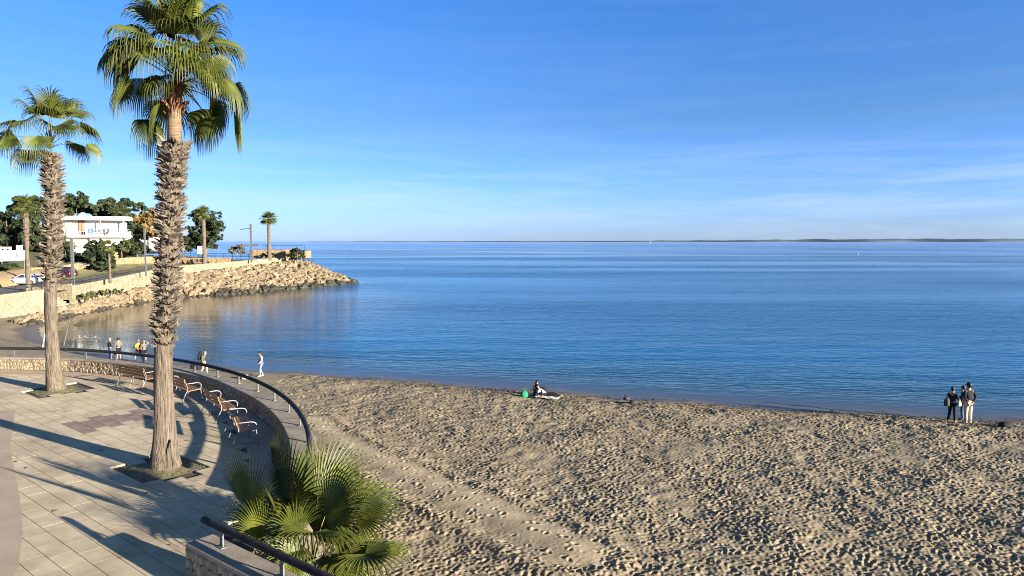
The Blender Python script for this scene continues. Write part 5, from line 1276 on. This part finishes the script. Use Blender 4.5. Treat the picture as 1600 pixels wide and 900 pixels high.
person('person in a grey-green top walking right behind the handrail with a dark pack', pr, R(-80), hpx(pr, 37), m_olivec, m_cream, m_hairg, dict(chest=(0,.06,1.29), neck=(0,.12,1.45), jaw=(0,.17,1.52), head=(0,.17,1.60), crown=(0,.165,1.665), knl=(-.1,.22,.50), anl=(-.1,.24,.1), tol=(-.1,.40,.03), anr=(.1,-.25,.1), tor=(.1,-.12,.03)), None, shoes=m_shoe)
bag('backpack', 'dark backpack on the person walking behind the handrail', 'bag', pr+Vector((-.20,.0,.92)), m_black, (.22,.34,.48), 0)
bag('black_bag', 'big black bag held low beside the person behind the handrail', 'bag', pr+Vector((-.42,-.12,.30)), m_black, (.62,.36,.50), .2)
bag('white_bundle', 'white bundle on the sand just beyond the handrail', 'bag', on_sand(383, 592), m_whitec, (.42,.30,.26), .3, strap=False)
# three seated on the headland
for px_, lab, m_ in ((300, 'leftmost dark seated figure on the headland wall', m_black), (308.5, 'middle dark seated figure on the headland wall', m_dgrey), (315, 'dark seated figure touching the far tall palm on the headland', m_black)):
    b = PD(px_, 412, 139); person(lab, b, R(170), 1.72, m_, m_, m_hairb, {k: (v[0], v[1], v[2]+.25) for k, v in sit.items()}, 'seated figures on the headland', shoes=m_shoe)

# ------------------------------------------------------------------ cars
m_cw = mat('white_car_paint', (.60,.60,.60), (.64,.64,.63), 1, .25, spec=.6); m_cr = mat('dark_red_car_paint', (.035,.007,.010), (.05,.010,.013), 1, .25, spec=.6)
m_tyre = mat('tyre_rubber', (.012,.012,.012), (.02,.02,.02), 8, .85); m_rim = mat('wheel_rim', (.35,.35,.35), (.45,.45,.45), 4, .35, metal=.7); m_hl = mat('head_lamp_glass', (.5,.5,.48), None, 2, .1, spec=.7); m_tl = mat('tail_lamp_red', (.25,.01,.01), None, 2, .2); m_plate = mat('plate_white', (.6,.6,.58), None, 2, .5)
def car(name, label, cat, loc, rz, m, tall=0.0, L_=4.3):
    t = thing(name, label, cat, loc, rz); W = .89; k = L_/4.3; H = 1.47+tall
    # stations along x (front +x): half width, sill z, shoulder z
    st = [(-2.15,.70,.42,.74),(-2.08,.84,.30,.95),(-1.6,.89,.22,.98),(-.6,.90,.20,.96),(.5,.90,.20,.95),(1.2,.89,.22,.90),(1.85,.84,.26,.80),(2.10,.72,.32,.66),(2.16,.62,.38,.56)]
    mb = MB()
    for x, w_, z0, z1 in st: mb.v += [(x*k, -w_*.93, z0), (x*k, -w_, z0+.14), (x*k, -w_, z1-.16), (x*k, -w_*.93, z1), (x*k, 0, z1+.045), (x*k, w_*.93, z1), (x*k, w_, z1-.16), (x*k, w_, z0+.14), (x*k, w_*.93, z0)]
    n = 9
    for i in range(len(st)-1):
        for j in range(n): mb.f.append((i*n+j, i*n+n+j, i*n+n+(j+1)%n, i*n+(j+1)%n)); mb.m.append(0)
    mb.f += [tuple(range(n)), tuple((len(st)-1)*n+j for j in range(n-1,-1,-1))]; mb.m += [0,0]
    roof = [(-2.0,.97),(-1.72,1.28+tall*.8),(-1.35,H-.03),(-.3,H),(.25,H-.05),(1.15,.95)]
    c = MB(); b0_ = .80
    for x, z in roof: f_ = (z-.9)/(H-.9) if z > .9 else 0; w_ = b0_-.16*f_; c.v += [(x*k, -w_, z), (x*k, w_, z)]
    base = [(x*k, .90) for x, _ in roof]
    for x, _ in roof: c.v += [(x*k, -b0_, .90), (x*k, b0_, .90)]
    q = len(roof)
    for i in range(q-1):
        a = i*2; c.f += [(a, a+1, a+3, a+2), (a+2, 2*q+a+2, 2*q+a, a), (a+1, 2*q+a+1, 2*q+a+3, a+3)]; c.m += [0]*3
    body = obj('body', mb, m, t, True); obj('cabin', c, m, t)
    gl = MB()
    def pane(name, pts): 
        p = MB().add(pts, [(0,1,2,3)]); return obj(name, p, m_glass, t)
    for s in (-1, 1):
        def side(x, z): return (x*k, s*(b0_-.16*((z-.9)/(H-.9))+.012), z)
        o_ = (lambda l: l if s < 0 else l[::-1])
        pane('side_window', o_([side(-.25,.98), side(.88,.98), side(.22,H-.12), side(-.25,H-.07)])); pane('side_window', o_([side(-1.2,.98), side(-.33,.98), side(-.33,H-.07), side(-1.15,H-.10)])); pane('side_window', o_([side(-1.75,1.0), side(-1.28,.98), side(-1.23,H-.10), side(-1.5,H-.22)]))
        obj('mirror', MB().box((.80*k, s*.97, 1.0), (.07,.09,.06), ch=.02), m, t); obj('headlight', MB().box((2.02*k, s*.60, .70), (.10,.14,.07), ch=.02), m_hl, t); obj('tail_lamp', MB().box((-2.09*k, s*.68, .82), (.06,.13,.09), ch=.02), m_tl, t)
        obj('door_handle', MB().box((-.15*k, s*.905, .80), (.09,.012,.015)), m_rim, t)
    pane('windscreen', [(1.08*k,-.72,.99),(1.08*k,.72,.99),(.33*k,.60,H-.08),(.33*k,-.60,H-.08)]); pane('rear_window', [(-1.99*k,.68,1.02),(-1.99*k,-.68,1.02),(-1.75*k,-.60,1.27+tall*.8),(-1.75*k,.60,1.27+tall*.8)])
    obj('number_plate', MB().box((-2.175*k,0,.62), (.012,.26,.06)), m_plate, t); obj('bumper', MB().box((-2.12*k,0,.40), (.06,.74,.10), ch=.03), m_tyre, t)
    for x in (-1.32, 1.36):
        for s in (-1, 1):
            w_ = obj('wheel', MB().tube([(0,-.11,0),(0,.11,0)], .33, 18), m_tyre, t, loc=(x*k, s*.83, .33)); obj('rim', MB().tube([(0,s*.09,0),(0,s*.125,0)], .21, 12), m_rim, w_)
    return t
def on_road(px, py, Y): p = PD(px, py, Y); p.z = road_z(p.y)+.02; return p
car('white_car', 'white hatchback parked facing left behind the slim palm at the left', 'car', on_road(42, 447, 95), R(176), m_cw, .02, 4.35)
car('red_car', 'dark red tall hatchback behind the second palm trunk on the road', 'car', on_road(97, 438, 104), R(170), m_cr, .16, 4.1)

# ------------------------------------------------------------------ small things at the cove and at sea
pp_ = on_sand(99, 540); rod = thing('leaning_pole', 'tall thin dark pole leaning at the water edge of the cove', 'pole', pp_)
tp = PD(110, 496, pp_.y)-pp_; obj('pole', MB().tube([(0,0,-.2), tuple(tp*.5), tuple(tp)], [.05,.04,.03], 6), m_pole, rod); obj('foot', MB().tube([(0,0,-.1),(0,0,.3)], .07, 6), m_dgrey, rod)
pp_ = on_sand(66, 543); rod = thing('leaning_pole', 'thin white pole leaning on the sand behind the second palm', 'pole', pp_)
tp = PD(72.5, 512, pp_.y)-pp_; obj('pole', MB().tube([(0,0,-.2), tuple(tp*.5), tuple(tp)], [.045,.04,.03], 6), m_whitec, rod); obj('foot', MB().tube([(0,0,-.1),(0,0,.25)], .06, 6), m_dgrey, rod)
m_drop = mat('water_drop', (.75,.78,.8), None, 2, .15, spec=.6)
sp = MB(); pc = PZ(140, 528, .3)
for k in range(70):
    a = random.gauss(0, .7); sp.ball((pc.x+a, pc.y+random.gauss(0, .5), .02+abs(random.gauss(0, .55))*(1-.25*abs(a))), random.uniform(.008, .022), 5, 4)
so = obj('water_splash', sp, m_drop, None, True, kind='stuff')
rk = PZ(123, 507, .05); o = put('sea_rock', ROCKSD[2], None, (rk.x, rk.y, -.02), (0,0,1), (.55,.35,.22)); tag(o, 'small dark rock just breaking the water in the cove', 'rock')
bu = thing('buoy', 'small yellowish buoy far out on the water at the right', 'buoy', PZ(1341, 397.5, 0))
bu.scale = (.6, .6, .6)
m_buoy = mat('buoy_yellow', (.5,.36,.1), None, 2, .4); obj('float', MB().tube([(0,0,-.4),(0,0,.5),(0,0,.9)], [.55,.6,.35], 10), m_buoy, bu, True); obj('mast', MB().tube([(0,0,.8),(0,0,2.0)], [.1,.06], 6), m_buoy, bu); obj('top_mark', MB().ball((0,0,2.1), .25, 8, 6), m_buoy, bu, True)
bt = thing('sailing_boat', 'tiny white sailing boat on the horizon right of centre', 'boat', (4600*(1016-800)/F, 4600, 0), R(60))
obj('hull', MB().add([(-4,-1.2,1.2),(3,-1.2,1.2),(5,0,1.4),(3,1.2,1.2),(-4,1.2,1.2),(-3.6,-.8,-.2),(3,-.7,-.2),(4.2,0,-.2),(3,.7,-.2),(-3.6,.8,-.2)], [(0,1,2,3,4),(0,5,6,1),(1,6,7,2),(2,7,8,3),(3,8,9,4),(4,9,5,0)]), m_white, bt)
obj('mast', MB().tube([(.5,0,1),(.5,0,11)], .12, 6), m_white, bt); obj('sail', MB().add([(.4,.03,2),(-3.6,.03,2.2),(.4,.03,10.5),(.4,-.03,2),(-3.6,-.03,2.2),(.4,-.03,10.5)], [(0,1,2),(5,4,3),(0,3,4,1),(1,4,5,2),(2,5,3,0)]), m_white, bt)
# fallen leaves on the plaza
m_litter = mat('dead_leaf', (.05,.035,.02), (.12,.085,.045), 5, .9); lt = MB()
for k in range(70):
    x, y = random.uniform(-16, -6), random.uniform(12.2, 27)
    if not inside_plaza(x, y): continue
    a = random.uniform(0, 6.28); s = random.uniform(.03, .08); ca, sa = math.cos(a)*s, math.sin(a)*s
    lt.add([(x-ca, y-sa, PZ0+.006), (x+sa*.35, y-ca*.35, PZ0+.02), (x+ca, y+sa, PZ0+.012), (x-sa*.35, y+ca*.35, PZ0+.022)], [(0,1,2,3)])
obj('leaf_litter', lt, m_litter, None, kind='stuff')

# seaweed, twigs and scraps along the drift line and scattered up the beach
m_weed = mat('dry_seaweed', (.03,.022,.014), (.085,.062,.038), 5, .95); wl = MB(); rg = random.Random(12)
for k in range(1100):
    X = rg.uniform(-12, 34); yb = float(np.interp(X, [-28.9,-20.2,-13.8,1.3,13.7,25.7,45], [53.1,49.5,47.6,42.1,37.7,35.0,31.5]))
    Y = yb-(abs(rg.gauss(2.6, .9)) if rg.random() < .8 else rg.uniform(2, 16)); z = sandz(X, Y)
    n_p = rg.choice((1, 1, 2, 5)); 
    for q in range(n_p):
        x, y = X+rg.gauss(0, .14)*(n_p > 1), Y+rg.gauss(0, .10)*(n_p > 1); a = rg.uniform(0, 6.28); l_, w_ = rg.uniform(.04, .16), rg.uniform(.012, .035); ca, sa = math.cos(a), math.sin(a); h = rg.uniform(.05, .09)
        wl.add([(x-ca*l_, y-sa*l_, z+h-.03), (x+sa*w_, y-ca*w_, z+h), (x+ca*l_, y+sa*l_, z+h-.02), (x-sa*w_, y+ca*w_, z+h+.02)], [(0,1,2,3)])
obj('seaweed_litter', wl, m_weed, None, kind='stuff')
